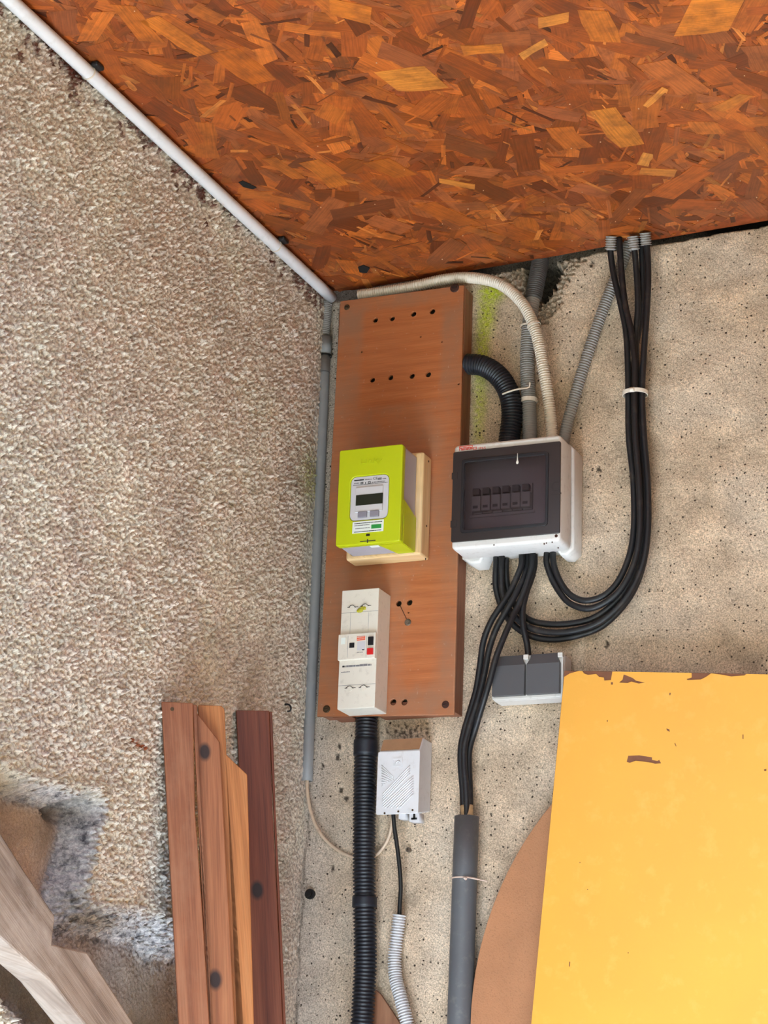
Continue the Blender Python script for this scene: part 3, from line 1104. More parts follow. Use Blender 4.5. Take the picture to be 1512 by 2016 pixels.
a, c = MP(232, 440), MP(825, 985)
rx0, rx1 = a.x, MP(825, 700).x
rz1, rz0 = (MP(232, 450).z + MP(825, 400).z) / 2, (MP(232, 1000).z + MP(820, 955).z) / 2
box('display_frame', 'meter_white', disp, rx0, rx1, -MD - .0014, -MD + .0016, rz0, rz1, .001)
lx0, lx1 = MP(240, 740).x, MP(832, 690).x
lz1, lz0 = (MP(245, 625).z + MP(832, 567).z) / 2, (MP(240, 850).z + MP(828, 805).z) / 2
box('screen', 'lcd', disp, lx0, lx1, -MD - .0019, -MD - .0010, lz0, lz1)
for x0_, x1_, yy0, yy1 in ((285, 478, 1000, 1105), (548, 745, 975, 1082)):
    p, q = MP(x0_, yy0), MP(x1_, yy1)
    box('button', 'button_grey', disp, p.x, q.x, -MD - .0030, -MD + .0008, q.z, p.z + .001, .0012)
yf = -MD + .0010
p = MP(190, 290); microprint('print_line', 'ink', disp, p.x, MP(400, 280).x, p.z, .0022, yf, 1, .0001)
p = MP(430, 272); microprint('print_line', 'ink_pale', disp, p.x, MP(580, 260).x, p.z, .0013, yf, 2)
p = MP(600, 272); text('ce_mark', 'CE', 'ink', disp, p.x, p.z, yf, .0068, .0003, .0082)
p, q = MP(708, 275), MP(795, 220)
box('print_box', 'ink_pale', disp, p.x, q.x, yf - .0002, yf + .0002, p.z, q.z)
p = MP(815, 245); microprint('print_line', 'ink_pale', disp, p.x, MP(905, 235).x, p.z, .0018, yf, 3)
p = MP(185, 355); microprint('print_line', 'ink_pale', disp, p.x, MP(300, 345).x, p.z, .0017, yf, 4)
for zx, zy, sx, sy in ((330, 365, 60, 48), (492, 355, 60, 52)):
    p, q = MP(zx, zy), MP(zx + sx, zy - sy)
    plate('print_square', 'ink', disp, [(p.x, p.z), (q.x, p.z), (q.x, q.z), (p.x, q.z)], [[(p.x + .001, p.z + .001), (q.x - .001, p.z + .001), (q.x - .001, q.z - .001), (p.x + .001, q.z - .001)]], yf - .0001, .0003)
p, q = MP(432, 365), MP(445, 320)
box('print_mark', 'ink', disp, p.x, q.x, yf - .0002, yf + .0002, p.z, q.z)
p = MP(575, 328); microprint('print_line', 'ink_pale', disp, p.x, MP(870, 305).x, p.z, .0017, yf, 5)
p = MP(165, 410); microprint('print_line', 'ink_pale', disp, p.x, MP(920, 360).x, p.z + .001, .0013, yf, 6, .0003)
# sticker
s0, s1, s2, s3 = MP(150, 1470), MP(838, 1400), MP(838, 1150), MP(160, 1210)
stx0, stx1, stz0, stz1 = s0.x, s1.x, (s0.z + s1.z) / 2, (s2.z + s3.z) / 2
stk = box('sticker', 'paper', mt, stx0, stx1, -MD - .0003, -MD + .0005, stz0, stz1)
hs = stz1 - stz0
for k, (f0, f1, fz, ink) in enumerate(((.06, .95, .84, 'ink'), (.06, .55, .66, 'ink_pale'), (.10, .56, .40, 'ink_pale'), (.06, .93, .11, 'ink'))):
    microprint('print_line', ink, stk, stx0 + f0 * (stx1 - stx0), stx0 + f1 * (stx1 - stx0), stz0 + fz * hs, .0013, -MD - .0004, 10 + k, .0003)
box('green_patch', 'green_ink', stk, stx0 + .61 * (stx1 - stx0), stx0 + .93 * (stx1 - stx0), -MD - .0006, -MD - .0002, stz0 + .28 * hs, stz0 + .63 * hs)
p = MP(455, 1520); q = MP(540, 1465)
box('optical_port', 'black_gloss', mt, p.x, q.x, -MD - .0004, -MD + .0006, p.z, q.z)
p, q = MP(325, 1640), MP(665, 1610)
zz = (p.z + q.z) / 2
box('cross_mark', 'ink', mt, p.x, q.x, -MD - .0004, -MD + .0006, zz - .0007, zz + .0007)
cx_ = MP(490, 1625).x
box('cross_mark', 'ink', mt, cx_ - .001, cx_ + .001, -MD - .0005, -MD + .0006, zz - .0032, zz + .0032)
p = P(640 + 345 / 5.04, 850 + 320 / 5.04, MD)
text('raised_lettering', 'Linky', 'lime', mt, p.x, p.z, -MD - .0008, .0128, .0018, .040)

# ------------------------------------------------------------------ main breaker
KD = .098
kx0, kx1, kz0, kz1 = .0964, .1650, 2.1466, 2.3542
kb = thing('main_breaker', ((kx0 + kx1) / 2, -D, kz0), 'tall cream main circuit breaker with a red button on the brown panel', 'circuit breaker')


def KP(zx, zy, d=KD):
    return P(620 + zx / 4.725, 1130 + zy / 4.725, d)


zm1 = (KP(235, 575).z + KP(570, 545).z) / 2
zm0 = (KP(220, 810).z + KP(565, 790).z) / 2
box('breaker_body', 'breaker', kb, kx0, kx1, -KD, -D - .0005, kz0, kz1, .0012)
mid = box('control_block', 'breaker', kb, kx0 - .0005, kx1 - .0004, -KD - .006, -KD + .004, zm0, zm1, .0010)
my_ = -KD - .006
kd2 = KD + .006
for n_, mt_, a_, c_ in (('test_window', 'black_gloss', (320, 688), (368, 638)), ('off_button', 'black_gloss', (497, 665), (548, 583)), ('red_button', 'red', (487, 752), (545, 690)), ('rating_label', 'orange', (390, 620), (468, 577)), ('grey_label', 'meter_white', (392, 712), (470, 625)), ('seal_tab', 'paper', (243, 655), (285, 592))):
    p, q = KP(*a_, kd2), KP(*c_, kd2)
    hh = .0028 if 'button' in n_ else .0005
    box(n_, mt_, mid, p.x, q.x, my_ - hh, my_ + .0005, p.z, q.z, .0004 if hh > .001 else 0)
for k in range(2):
    p = KP(395, 590 + 18 * k, kd2)
    microprint('print_line', 'paper', mid, p.x, KP(462, 590, kd2).x, p.z, .0012, my_ - .0006, 30 + k, .0003)
p = KP(390, 730, kd2); microprint('print_line', 'ink_pale', mid, p.x, KP(445, 728, kd2).x, p.z, .0013, my_, 33, .0003)
p = KP(440, 705, kd2); microprint('print_line', 'ink', mid, p.x, KP(460, 700, kd2).x, p.z, .0018, my_ - .0005, 34, .0003)
for xx in (300, 474):
    p, q = KP(xx, 780, kd2), KP(xx, 575, kd2)
    box('seam', 'ink_pale', mid, p.x - .00025, p.x + .00025, my_ - .0001, my_ + .0005, p.z, q.z)
p = KP(255, 862); microprint('serial_print', 'ink', kb, p.x, p.x + .006, p.z, .003, -KD, 40, .0006)
p = KP(290, 858); microprint('serial_print', 'ink_pale', kb, p.x, KP(525, 850).x, p.z, .0036, -KD, 41, .0003)
p = KP(243, 915); microprint('print_line', 'ink_pale', kb, p.x, KP(325, 912).x, p.z, .0014, -KD, 42, .0003)
for (xa, za, xb, zb) in ((245, 357, 582, 350), (240, 1034, 560, 1026)):
    p, q = KP(xa, za), KP(xb, zb)
    z_ = (p.z + q.z) / 2
    box('seam', 'ink_pale', kb, kx0 + .0004, kx1 - .0004, -KD - .0001, -KD + .0005, z_ - .0003, z_ + .0003)
for xx in (325, 493):
    p, q = KP(xx, 555), KP(xx, 357)
    box('seam', 'ink_pale', kb, p.x - .0002, p.x + .0002, -KD - .0001, -KD + .0005, p.z, q.z)
for (xx, zz_) in ((350, 318), (470, 305), (325, 1070), (455, 1062)):
    p = KP(xx, zz_)
    tab = tube('sealing_screw', 'breaker', kb, [p + Vector((0, .001, 0)), p - Vector((0, .0016, 0))], .0045, ring=10)
    box('shadow_slot', 'ink', tab, p.x - .0095, p.x + .0105, -KD - .0003, -KD + .0005, p.z + .0012, p.z + .0022)
    tube('seal_wire', 'ink', tab, [p + Vector((-.007, -.0015, .001)), p + Vector((0, -.003, .005)), p + Vector((.007, -.0015, .0005))], .0005, ring=5)
bm = bmesh.new()
for (dx, dz, r) in ((0, 0, .0055), (.007, .003, .0042), (.0035, .0035, .004), (-.003, -.001, .004)):
    p = KP(425, 338)
    bmesh.ops.create_icosphere(bm, subdivisions=2, radius=r, matrix=Matrix.Translation((p.x + dx, -KD - .001, p.z + dz)) @ Matrix.Diagonal((1, .5, .8, 1)))
add('wax_seal', bm, 'seal', kb)

# ------------------------------------------------------------------ small distribution box with smoked door
FD = .110
fx0, fx1, fz0, fz1 = .2990, .4910, 2.4062, 2.5930
fb = thing('distribution_box', ((fx0 + fx1) / 2, 0, fz0), 'white distribution box with a smoked window door right of the brown panel', 'fuse box')
# base: slightly larger, with the bottom cut back where the cables enter
ex = .004
bo = [(fx0 - ex, fz1 + ex), (fx0 - ex, fz0 + .003), (fx0 + .012, fz0 - .007), (fx0 + .030, fz0 - .007), (fx0 + .036, fz0 + .008), (fx0 + .105, fz0 + .010), (fx0 + .164, fz0 + .008), (fx0 + .172, fz0 - .005), (fx1 + ex - .012, fz0 - .006), (fx1 + ex, fz0 + .004), (fx1 + ex, fz1 + ex - .01), (fx1 + ex - .01, fz1 + ex)]
iw = .012
plate('box_base', 'enclosure', fb, bo, [], -.050, .048, .004)
# cover with opening: a sleeve and a face
d0 = [P(x, y, FD) for x, y in ((892.6, 894), (1104, 868), (1108.5, 1050.5), (889, 1068.5))]
ox0, ox1 = fx0 + .010, fx1 - .012
oz0, oz1 = (d0[2].z + d0[3].z) / 2 + .008, (d0[0].z + d0[1].z) / 2 - .008
outer = rrect(fx0, fz0, fx1, fz1, .008)
plate('box_cover', 'enclosure', fb, outer, [[(ox0, oz0), (ox1, oz0), (ox1, oz1), (ox0, oz1)]], -FD, .0588, .005)
# door
dzt, dzb = (d0[0].z + d0[1].z) / 2, (d0[2].z + d0[3].z) / 2
DY = -FD - .0045


def FP(zx, zy, d=FD + .0045):
    return P(860 + zx / 4.447, 820 + zy / 4.447, d)


wx0, wx1 = (FP(228, 600).x + FP(225, 900).x) / 2, FP(962, 600).x
wz1, wz0 = (FP(230, 405).z + FP(960, 310).z) / 2, (FP(222, 1012).z + FP(958, 935).z) / 2
door = plate('door', 'smoked_frame', fb, rrect(fx0 + .0008, dzb, fx1 + .0003, dzt, .003), [rrect(wx0, wz0, wx1, wz1, .005)], DY, .0044, .0008)
plate('door_ridge', 'black_gloss', door, rrect(wx0 - .003, wz0 - .003, wx1 + .003, wz1 + .003, .006), [rrect(wx0 + .002, wz0 + .002, wx1 - .002, wz1 - .002, .004)], DY - .0015, .003, .0006)
box('window_pane', 'smoked', door, wx0 + .0021, wx1 - .0021, DY + .0008, DY + .0028, wz0 + .0021, wz1 - .0021)
p = FP(1045, 610)
bm = bmesh.new()
for i in range(14):
    a0 = math.radians(40 + 270 * i / 13)
    bmesh.ops.create_cube(bm, size=.0016, matrix=Matrix.Translation((p.x + .0075 * math.cos(a0), DY - .0002, p.z + .0075 * math.sin(a0))))
box_bm(p.x - .009, p.x + .009, DY - .0008, DY + .0004, p.z - .014, p.z - .012, bm=bm)
add('finger_grip', bm, 'smoked_frame', door)
for (zx, zy) in ((150, 520), (150, 940)):
    q = FP(zx, zy)
    box('hinge', 'smoked_frame', door, fx0 - .0005, fx0 + .010, DY - .001, DY + .001, q.z - .006, q.z + .006, .0006)
# inner mask with slot
ib = FD - .034
q0, q1 = FP(300, 700, ib + .01), FP(822, 640, ib + .01)
sx0, sx1 = q0.x - .001, q1.x + .001
sz1 = (FP(310, 640, ib).z + FP(820, 580, ib).z) / 2 + .001
sz0 = (FP(310, 860, ib).z + FP(825, 800, ib).z) / 2 - .002
plate('inner_mask', 'inner', fb, [(ox0 + .0005, oz0 + .0005), (ox1 - .0005, oz0 + .0005), (ox1 - .0005, oz1 - .0005), (ox0 + .0005, oz1 - .0005)], [[(sx0, sz0), (sx1, sz0), (sx1, sz1), (sx0, sz1)]], -ib, .003)
box('din_backing', 'din', fb, sx0 - .004, sx1 + .004, -.064, -.0515, sz0 - .004, sz1 + .004)
box('drip_ledge', 'inner', fb, sx0 - .004, sx1 + .004, -ib - .004, -ib + .0005, sz0 - .006, sz0 - .001, .001)
# writing on the cover
p, q = FP(195, 300, FD), FP(312, 268, FD)
ftx = p.x
text('brand_lettering', 'Famatel', 'red_print', fb, p.x, (p.z + FP(310, 290, FD).z) / 2 + .0005, -FD - .0004, .0100, .0006, q.x - p.x, bold=.0003)
p = FP(195, 262, FD)
box('print_bar', 'red_print', fb, p.x, q.x, -FD - .0003, -FD + .0005, p.z - .001, p.z - .0002)
p, q = FP(318, 292, FD), FP(350, 260, FD)
plate('print_square', 'red_print', fb, [(p.x, p.z), (q.x, p.z), (q.x, q.z - .001), (p.x, q.z - .001)], [[(p.x + .001, p.z + .001), (q.x - .001, p.z + .001), (q.x - .001, q.z - .002), (p.x + .001, q.z - .002)]], -FD - .0003, .0006)
p = FP(365, 285, FD); text('print_code', 'IP65', 'red_print', fb, p.x, p.z - .001, -FD - .0003, .0060, .0005, FP(425, 270, FD).x - p.x)
p = FP(705, 400, FD + .006)
bm = bmesh.new()
bmesh.ops.create_icosphere(bm, subdivisions=2, radius=.003, matrix=Matrix.Translation((p.x, p.y, p.z)) @ Matrix.Diagonal((.8, .35, 1.2, 1)))
bmesh.ops.create_cone(bm, cap_ends=True, segments=8, radius1=.0012, radius2=.0004, depth=.014, matrix=Matrix.Translation((p.x, p.y, p.z + .009)))
add('dried_drip', bm, 'dropping', fb)
for (zx, zy) in ((1045, 1045), (500, 1125), (940, 1115), (960, 1108), (1010, 1100), (1062, 1150)):
    p = FP(zx, zy, FD)
    r = .0012 if zx != 1045 else .0028
    tube('speck', 'rust', fb, [p + Vector((0, .0004, 0)), p - Vector((0, .0004, 0))], r, ring=7)
# six breakers inside
nb_ = 6
wbk = (sx1 - sx0 - .002) / nb_
zt = (sz0 + sz1) / 2
ORD = ['leftmost', 'second from the left', 'third from the left', 'third from the right', 'second from the right', 'rightmost']


def mini(x):
    o = thing('miniature_breaker', (x, -.0645, sz0), 'small breaker', 'breaker', 'breakers behind the smoked window')
    h = sz1 - sz0
    box('breaker_case', 'inner', o, x + .0006, x + wbk - .0006, -.0770, -.0646, sz0 + .001, sz1 - .0008, .0006)
    box('lower_face', 'inner', o, x + .0008, x + wbk - .0008, -.0870, -.0765, sz0 + .003, sz0 + h * .62, .0012)
    box('toggle', 'toggle', o, x + .003, x + wbk - .003, -.0880, -.0765, sz0 + h * .66, sz0 + h * .90, .001)
    box('print_mark', 'ink_pale', o, x + .004, x + wbk - .005, -.0873, -.0866, sz0 + h * .16, sz0 + h * .26)
    return o


proto = mini(sx0 + .001)
proto['label'] = 'leftmost of the six small white breakers behind the smoked window'
for i in range(1, nb_):
    c = proto.copy()
    COL.objects.link(c)
    c.location.x += wbk * i
    c['label'] = '%s of the six small white breakers behind the smoked window' % ORD[i]
    for ch in proto.children:
        k = ch.copy()
        COL.objects.link(k)
        k.parent = c

# ------------------------------------------------------------------ double switch
WD = .055
wx0_, wx1_, wz0_, wz1_ = .3536, .4778, 2.1592, 2.2330
sw = thing('double_switch', ((wx0_ + wx1_) / 2, 0, wz0_), 'double light switch with two dark grey rockers above the yellow board', 'switch')
box('housing', 'switch_grey', sw, wx0_, wx1_, -.040, -.001, wz0_, wz1_, .004, 3)
plate('cover_frame', 'switch_grey', sw, rrect(wx0_ + .0005, wz0_ + .0005, wx1_ - .0005, wz1_ - .0005, .004), [], -.0465, .0064, .001)
xm = P(1034, 1330, WD).x
for xa, xb in ((wx0_ + .0035, xm - .0015), (xm + .0015, wx1_ - .004)):
    # a rocker: pinched at the top, its face breaking back towards its upper end
    zt_, zb_ = wz1_ + .0005, wz0_ + .005
    prof = [(xa + .005, zt_), (xa + .005, zt_ - .008), (xa, zt_ - .018), (xa, zb_), (xb, zb_), (xb, zt_ - .018), (xb - .005, zt_ - .008), (xb - .005, zt_)]
    bm = bmesh.new()
    fr_, bk = [], []
    for (x, z) in prof:
        yy = -.0475 - .0085 * (1 - max(0, (z - (zt_ - .022)) / .022)) if z > zt_ - .022 else -.056
        fr_.append(bm.verts.new((x, yy, z)))
        bk.append(bm.verts.new((x, -.0462, z)))
    n = len(prof)
    bm.faces.new((fr_[0], fr_[1], fr_[6], fr_[7]))
    bm.faces.new((fr_[1], fr_[2], fr_[5], fr_[6]))
    bm.faces.new((fr_[2], fr_[3], fr_[4], fr_[5]))
    bm.faces.new(bk[::-1])
    for i in range(n):
        j = (i + 1) % n
        bm.faces.new((fr_[i], bk[i], bk[j], fr_[j]))
    bevel(bm, .001, 2)
    add('rocker', bm, 'rocker', sw)
for xx in (xm, wx1_ - .0035):
    box('separator', 'switch_grey', sw, xx - .0045, xx + .0042, -.0535, -.046, wz1_ - .0085, wz1_ - .0005, .0008)

# ------------------------------------------------------------------ telecom box
TD = .055
tx0, tx1, tz0, tz1 = .157, .2330, 1.9735, 2.0795
tb = thing('telecom_box', ((tx0 + tx1) / 2, 0, tz0), 'small white telephone box with diagonal ribs below the brown panel', 'box')
sec = [(-TD, tz0), (-TD, tz1), (-.040, tz1 + .024), (-.001, tz1 + .024), (-.001, tz0 + .012)]
bm = prism_bm([Vector((tx0 + .001, y, z)) for y, z in sec], Vector((tx1 - tx0 - .002, 0, 0)), .002, 2)
add('box_body', bm, 'dti', tb)
bm = prism_bm([Vector((tx0 + .003, -TD + .0012, tz1 + .0022)), Vector((tx0 + .003, -.0415, tz1 + .0232)), Vector((tx1 - .003, -.0415, tz1 + .0232)), Vector((tx1 - .003, -TD + .0012, tz1 + .0022))], Vector((0, -.0007, .0006)))
add('dirty_top', bm, 'dti_top', tb)
lid = plate('lid', 'dti', tb, rrect(tx0, tz0, tx1, tz1, .003), [], -TD - .003, .0034, .0008)
ly = -TD - .003


def TP(zx, zy):
    return P(580 + zx / 3.78, 1400 + zy / 3.78, TD + .003)


bm = bmesh.new()
for i in range(11):                          # ribs rising to the right, and falling on the upper left
    k = i / 10
    p, q = (TP(640, 620 + 100 * k) if k < 1 else TP(690, 725)), None
    a = TP(650 + max(0, k - .55) * 360, 560 + min(k, .55) * 300)
for i in range(12):
    s = i * 19
    ax, az = (655, 620 + s) if 620 + s < 720 else (655 + (620 + s - 720) * 1.15, 722)
    bx_, bz_ = (860, 405 + s) if True else None
    bz_ = 405 + s
    p, q = TP(ax, az), TP(bx_ if bz_ < 470 else 885, bz_)
    tube_bm([p - Vector((0, .0001, 0)), q - Vector((0, .0001, 0))], .0010, step=.01, ring=6, bm=bm)
for i in range(9):
    s = i * 20
    p, q = TP(648, 402 + s), TP(735 - max(0, s - 60) * .8, 490 + s * .35)
    tube_bm([p - Vector((0, .0001, 0)), q - Vector((0, .0001, 0))], .0008, step=.01, ring=6, bm=bm)
add('relief_ribs', bm, 'dti', lid)
p, q = TP(725, 415), TP(805, 345)
r1 = [(p.x, p.z), (q.x, p.z), (q.x, q.z), (p.x, q.z)]
t = .0022
plate('logo_square', 'dti', lid, r1, [[(p.x + t, p.z + t), (q.x - t, p.z + t), (q.x - t, q.z - t), (p.x + t, q.z - t)]], ly - .0008, .001)
wq, hq = q.x - p.x, q.z - p.z
tube('logo_swoosh', 'dti', lid, [Vector((p.x + wq * f, ly - .0002, p.z + hq * h)) for f, h in ((.25, .25), (.4, .5), (.6, .68), (.8, .62), (.65, .45))], .0010, ring=6)
for zx, zy in ((670, 760), (772, 747), (878, 737)):
    c = TP(zx, zy)
    tube('lid_screw', 'screw', lid, [c + Vector((0, .0005, 0)), c - Vector((0, .0006, 0))], .0018, ring=8)
# sockets under the box
for k, (zx0, zx1) in enumerate(((752, 803), (832, 905))):
    p, q = TP(zx0, 800), TP(zx1, 800)
    zb0 = tz0 - (.006 if k == 0 else .011)
    pl = plate('socket', 'meter_white', tb, [(p.x, zb0), (q.x, zb0), (q.x, tz0 + .004), (p.x, tz0 + .004)], [], -TD + .010, .022)
    if k:
        xm_ = (p.x + q.x) / 2
        box('socket_key', 'dark_hole', pl, xm_ - .0015, xm_ + .0015, -TD + .0085, -TD + .0105, zb0 + .003, tz0 + .003)
        box('socket_key', 'dark_hole', pl, xm_ - .005, xm_ + .005, -TD + .0085, -TD + .0105, zb0 + .003, zb0 + .006)

# ------------------------------------------------------------------ conduits
# white pipe under the ceiling along the left wall
p = L(648, 579, .0135)
cpipe = thing('white_conduit', (.0135, -.02, zc(0, 0) - .014), 'white plastic conduit running along the ceiling edge over the stucco wall', 'conduit')
ya = -.018
A, B = Vector((.0135, ya, zc(0, ya) - .0138)), Vector((.0135, -1.40, zc(0, -1.40) - .0138))
tube('pipe', 'white_pvc', cpipe, [A, B], .0106, step=.05, ring=20, hollow=.85)
for (x, y) in ((175, 132), (543, 478)):
    q = L(x, y, .0135)
    q = Vector((.0135, q.y, zc(0, q.y) - .0138))
    band('clip_band', 'cream_pvc', cpipe, q, Vector((0, 1, 0)), .0107, .0107, .003, .0008, tail=[(q + Vector((.009, 0, .006)), q + Vector((.014, .003, .0125)), .0012)])
    box('clip_base', 'tie_black', cpipe, .022, .034, q.y - .010, q.y + .012, zc(.03, q.y) - .010, zc(.03, q.y) - .0022, .003)

# grey pipe down the corner
gp = thing('grey_corner_pipe', P(604, 1538, .012), 'thin grey plastic pipe standing in the corner left of the brown panel', 'pipe')
A, B = P(641.5, 664, .0125), P(604.5, 1538, .0125)
tube('pipe', 'grey_pvc', gp, [A.lerp(B, .04), B], .0096, step=.05, ring=20, hollow=.84)
tube('coupling', 'grey_pvc', gp, [A, A.lerp(B, .045)], .0113, step=.05, ring=20, hollow=.8)
q = A.lerp(B, .045)
band('cable_tie', 'tie_black', gp, q, B - A, .0114, .0114, .003, .001, tail=[(q + Vector((-.011, -.004, 0)), q + Vector((-.015, -.006, 0)), .0018)])
band('pipe_ring', 'dark_pvc', gp, A.lerp(B, .085), B - A, .0097, .0097, .0015, .0003)
o = tube('corrugated_sleeve', 'grey_flex', None, [P(645, 589, .0125), P(642.5, 625, .0125), P(639.5, 661, .0125)], .0092, pitch=.0036, ring=16, hollow=.8)
tag(o, 'short grey corrugated sleeve between white ceiling pipe and grey corner pipe', 'conduit')

# cream corrugated conduit over the panel down to the box
zt2 = 2.9355
pts = [Vector((P(706, 582, .03).x, -.028, zt2 + .001)), Vector((P(800, 564, .03).x, -.028, zt2 + .003)), P(880, 549.5, .028), P(930, 547, .03), P(985, 560, .034), P(1028, 597, .038), P(1052, 645, .040), P(1069, 720, .040), P(1081, 795, .034), P(1086, 846, .030)]
pts.append(Vector((pts[-1].x + .001, pts[-1].y, fz1 + .0042)))
cc = thing('cream_corrugated_conduit', pts[-1], 'cream corrugated conduit bending over the panel top down into the white box', 'conduit')
tube('conduit', 'cream_pvc', cc, pts, .0104, pitch=.0044, ring=16, hollow=.8)
q = P(1046, 641, .036)
band('cable_tie', 'cream_pvc', cc, P(1051, 641, .040), pts[6] - pts[5], .0112, .0112, .0035, .0012)
# black corrugated bend
o = tube('black_corrugated_conduit', 'black_flex', None, [Vector((.2862, -.026, P(925, 716, .026).z)), P(950, 720, .026), P(983, 742, .028), P(1003, 778, .028), P(1008, 815, .027), P(1003, 862, .026), Vector((P(1001, 880, .026).x, -.026, fz1 + .0042))], .0188, pitch=.0055, ring=20, hollow=.85)
tag(o, 'thick black corrugated conduit bending from the panel side behind the white box', 'conduit')
o = tube('conduit_tie', 'tie_white', None, [P(989, 776, .047), P(1002, 771, .049), P(1020, 766, .045), P(1042, 762, .036), P(1043, 752, .038)], .0016, ring=6)
tag(o, 'pale tie holding the black conduit to the grey conduit', 'cable tie')
# grey corrugated from the wall hole
gc = thing('grey_corrugated_conduit', P(1043, 850, .018), 'grey corrugated conduit from the broken wall hole straight down into the box', 'conduit')
pts = [P(1064, 512, -.012), P(1056, 555, .004), P(1046, 610, .014), P(1040, 660, .0165), P(1038, 720, .0165), P(1041, 790, .0165), P(1043, 849, .018), Vector((P(1043.5, 870, .019).x, -.019, fz1 + .0042))]
tube('conduit', 'grey_flex', gc, pts, .0128, pitch=.0043, ring=18)
band('saddle_clip', 'tie_white', gc, P(1041.5, 789, .0165), Vector((0, 0, 1)), .0130, .0130, .008, .0015, tail=[(P(1052, 789, .014), P(1058, 790, .008), .003)])
band('cable_tie', 'cream_pvc', gc, P(1039.5, 643, .0165), Vector((0, 0, 1)), .0130, .0130, .003, .001)
tube('dark_sleeve', 'grey_flex_dark', gc, [P(1064, 514, -.010), P(1057, 550, .004), P(1049, 590, .012)], .0155, pitch=.0042, ring=18, hollow=.85)
# diagonal
o = tube('grey_corrugated_conduit', 'grey_flex', None, [P(1238, 474, .012), P(1224, 520, .012), P(1202, 572, .012), P(1178, 635, .012), P(1150, 720, .012), P(1126, 800, .012), P(1113, 852, .013), Vector((P(1107, 876, .014).x, -.014, fz1 + .0042))], .0104, pitch=.0046, ring=16)
tag(o, 'grey corrugated conduit running diagonally from the ceiling cables to the box', 'conduit')
# three sleeve ends at the ceiling
SL = [((1203, 466), (1202, 493), 'leftmost of the three short grey sleeves at the ceiling over the cables'), ((1246, 466), (1249, 493), 'middle of the three short grey sleeves at the ceiling over the cables'), ((1270, 459), (1272, 483), 'rightmost of the three short grey sleeves at the ceiling over the cables')]
for (a, c, lb) in SL:
    p, q = P(*a, .046), P(*c, .038)
    o = tube('cable_sleeve', 'grey_flex', None, [p, q], .0102, pitch=.0040, ring=16, hollow=.82)
    tag(o, lb, 'sleeve', 'grey sleeves at the ceiling edge')

# ------------------------------------------------------------------ black cables
CR = .0054
UP = {
 'c1': [(1201, 480, 42), (1202, 497, 38), (1208, 540, 34), (1222, 600, 30), (1232, 650, 28), (1236, 720, 26), (1237, 775, 24), (1238, 860, 24), (1247, 950, 24), (1247, 1050, 26), (1237, 1100, 28), (1214, 1148, 30), (1186, 1174, 32), (1151, 1183, 32), (1124, 1174, 30), (1103, 1150, 28), (1091, 1122, 26), (1088, 1106, 26)],
 'c2': [(1219, 468, 40), (1224, 540, 38), (1231, 600, 36), (1242, 650, 36), (1250, 720, 36), (1249, 775, 36), (1251, 860, 36), (1258, 950, 36), (1259, 1050, 36), (1248, 1110, 36), (1222, 1160, 36), (1190, 1187, 34), (1158, 1198, 32), (1122, 1186, 30), (1096, 1152, 27), (1082, 1122, 25), (1077, 1106, 25)],
 'c3': [(1248, 484, 40), (1251, 510, 34), (1255, 560, 28), (1256, 610, 24), (1252, 660, 20), (1253, 720, 16), (1258, 775, 16), (1261, 860, 16), (1269, 950, 16), (1268, 1050, 18), (1256, 1110, 20), (1224, 1172, 22), (1172, 1215, 22), (1120, 1228, 20), (1072, 1228, 18), (1040, 1219, 16), (1014, 1192, 16), (1000, 1160, 16), (996, 1128, 18), (996, 1112, 18)],
 'c4': [(1272, 474, 40), (1275, 500, 36), (1276, 560, 34), (1273, 620, 32), (1268, 690, 30), (1264, 775, 28), (1268, 860, 28), (1275, 950, 28), (1275, 1050, 30), (1264, 1115, 32), (1232, 1178, 32), (1180, 1225, 30), (1125, 1243, 28), (1075, 1244, 26), (1035, 1232, 26), (1002, 1200, 28), (988, 1165, 28), (986, 1128, 28), (986, 1112, 28)],
 'c5': [(1262, 470, 26), (1265, 540, 20), (1262, 620, 16), (1252, 680, 12), (1246, 740, 12), (1245, 775, 12), (1248, 860, 12), (1258, 960, 12), (1262, 1050, 14), (1268, 1090, 16), (1242, 1170, 18), (1186, 1232, 18), (1135, 1252, 18), (1085, 1259, 16), (1040, 1250, 16), (1006, 1225, 17), (986, 1190, 18), (977, 1155, 22), (977, 1128, 26), (978, 1112, 26)],
}
ULB = {'c1': 'black cable from the leftmost ceiling sleeve making the uppermost loop', 'c2': 'black cable just right of the leftmost sleeve, in the upper loop', 'c3': 'black cable from the middle ceiling sleeve, innermost of the lower loops', 'c4': 'black cable from the rightmost ceiling sleeve in the middle of the lower loops', 'c5': 'black cable behind the bundle, lowest of all the loops'}
PATHS = []
for k, pt in UP.items():
    PATHS.append(([P(x, y, d * .001) for x, y, d in pt], 'black cables hanging from the ceiling', ULB[k], True))
for _ in ():
    tag(o, ULB[k], 'cable', 'black cables hanging from the ceiling')
q = P(1250.5, 775, .024)
o = band('cable_tie', 'tie_white', None, q, Vector((.0, 0, 1)), .0205, .0185, .007, .0014, tail=[(q + Vector((-.004, -.0195, 0)), q + Vector((.004, -.0195, 0)), .0042)])
tag(o, 'white cable tie round the hanging bundle of black cables', 'cable tie')
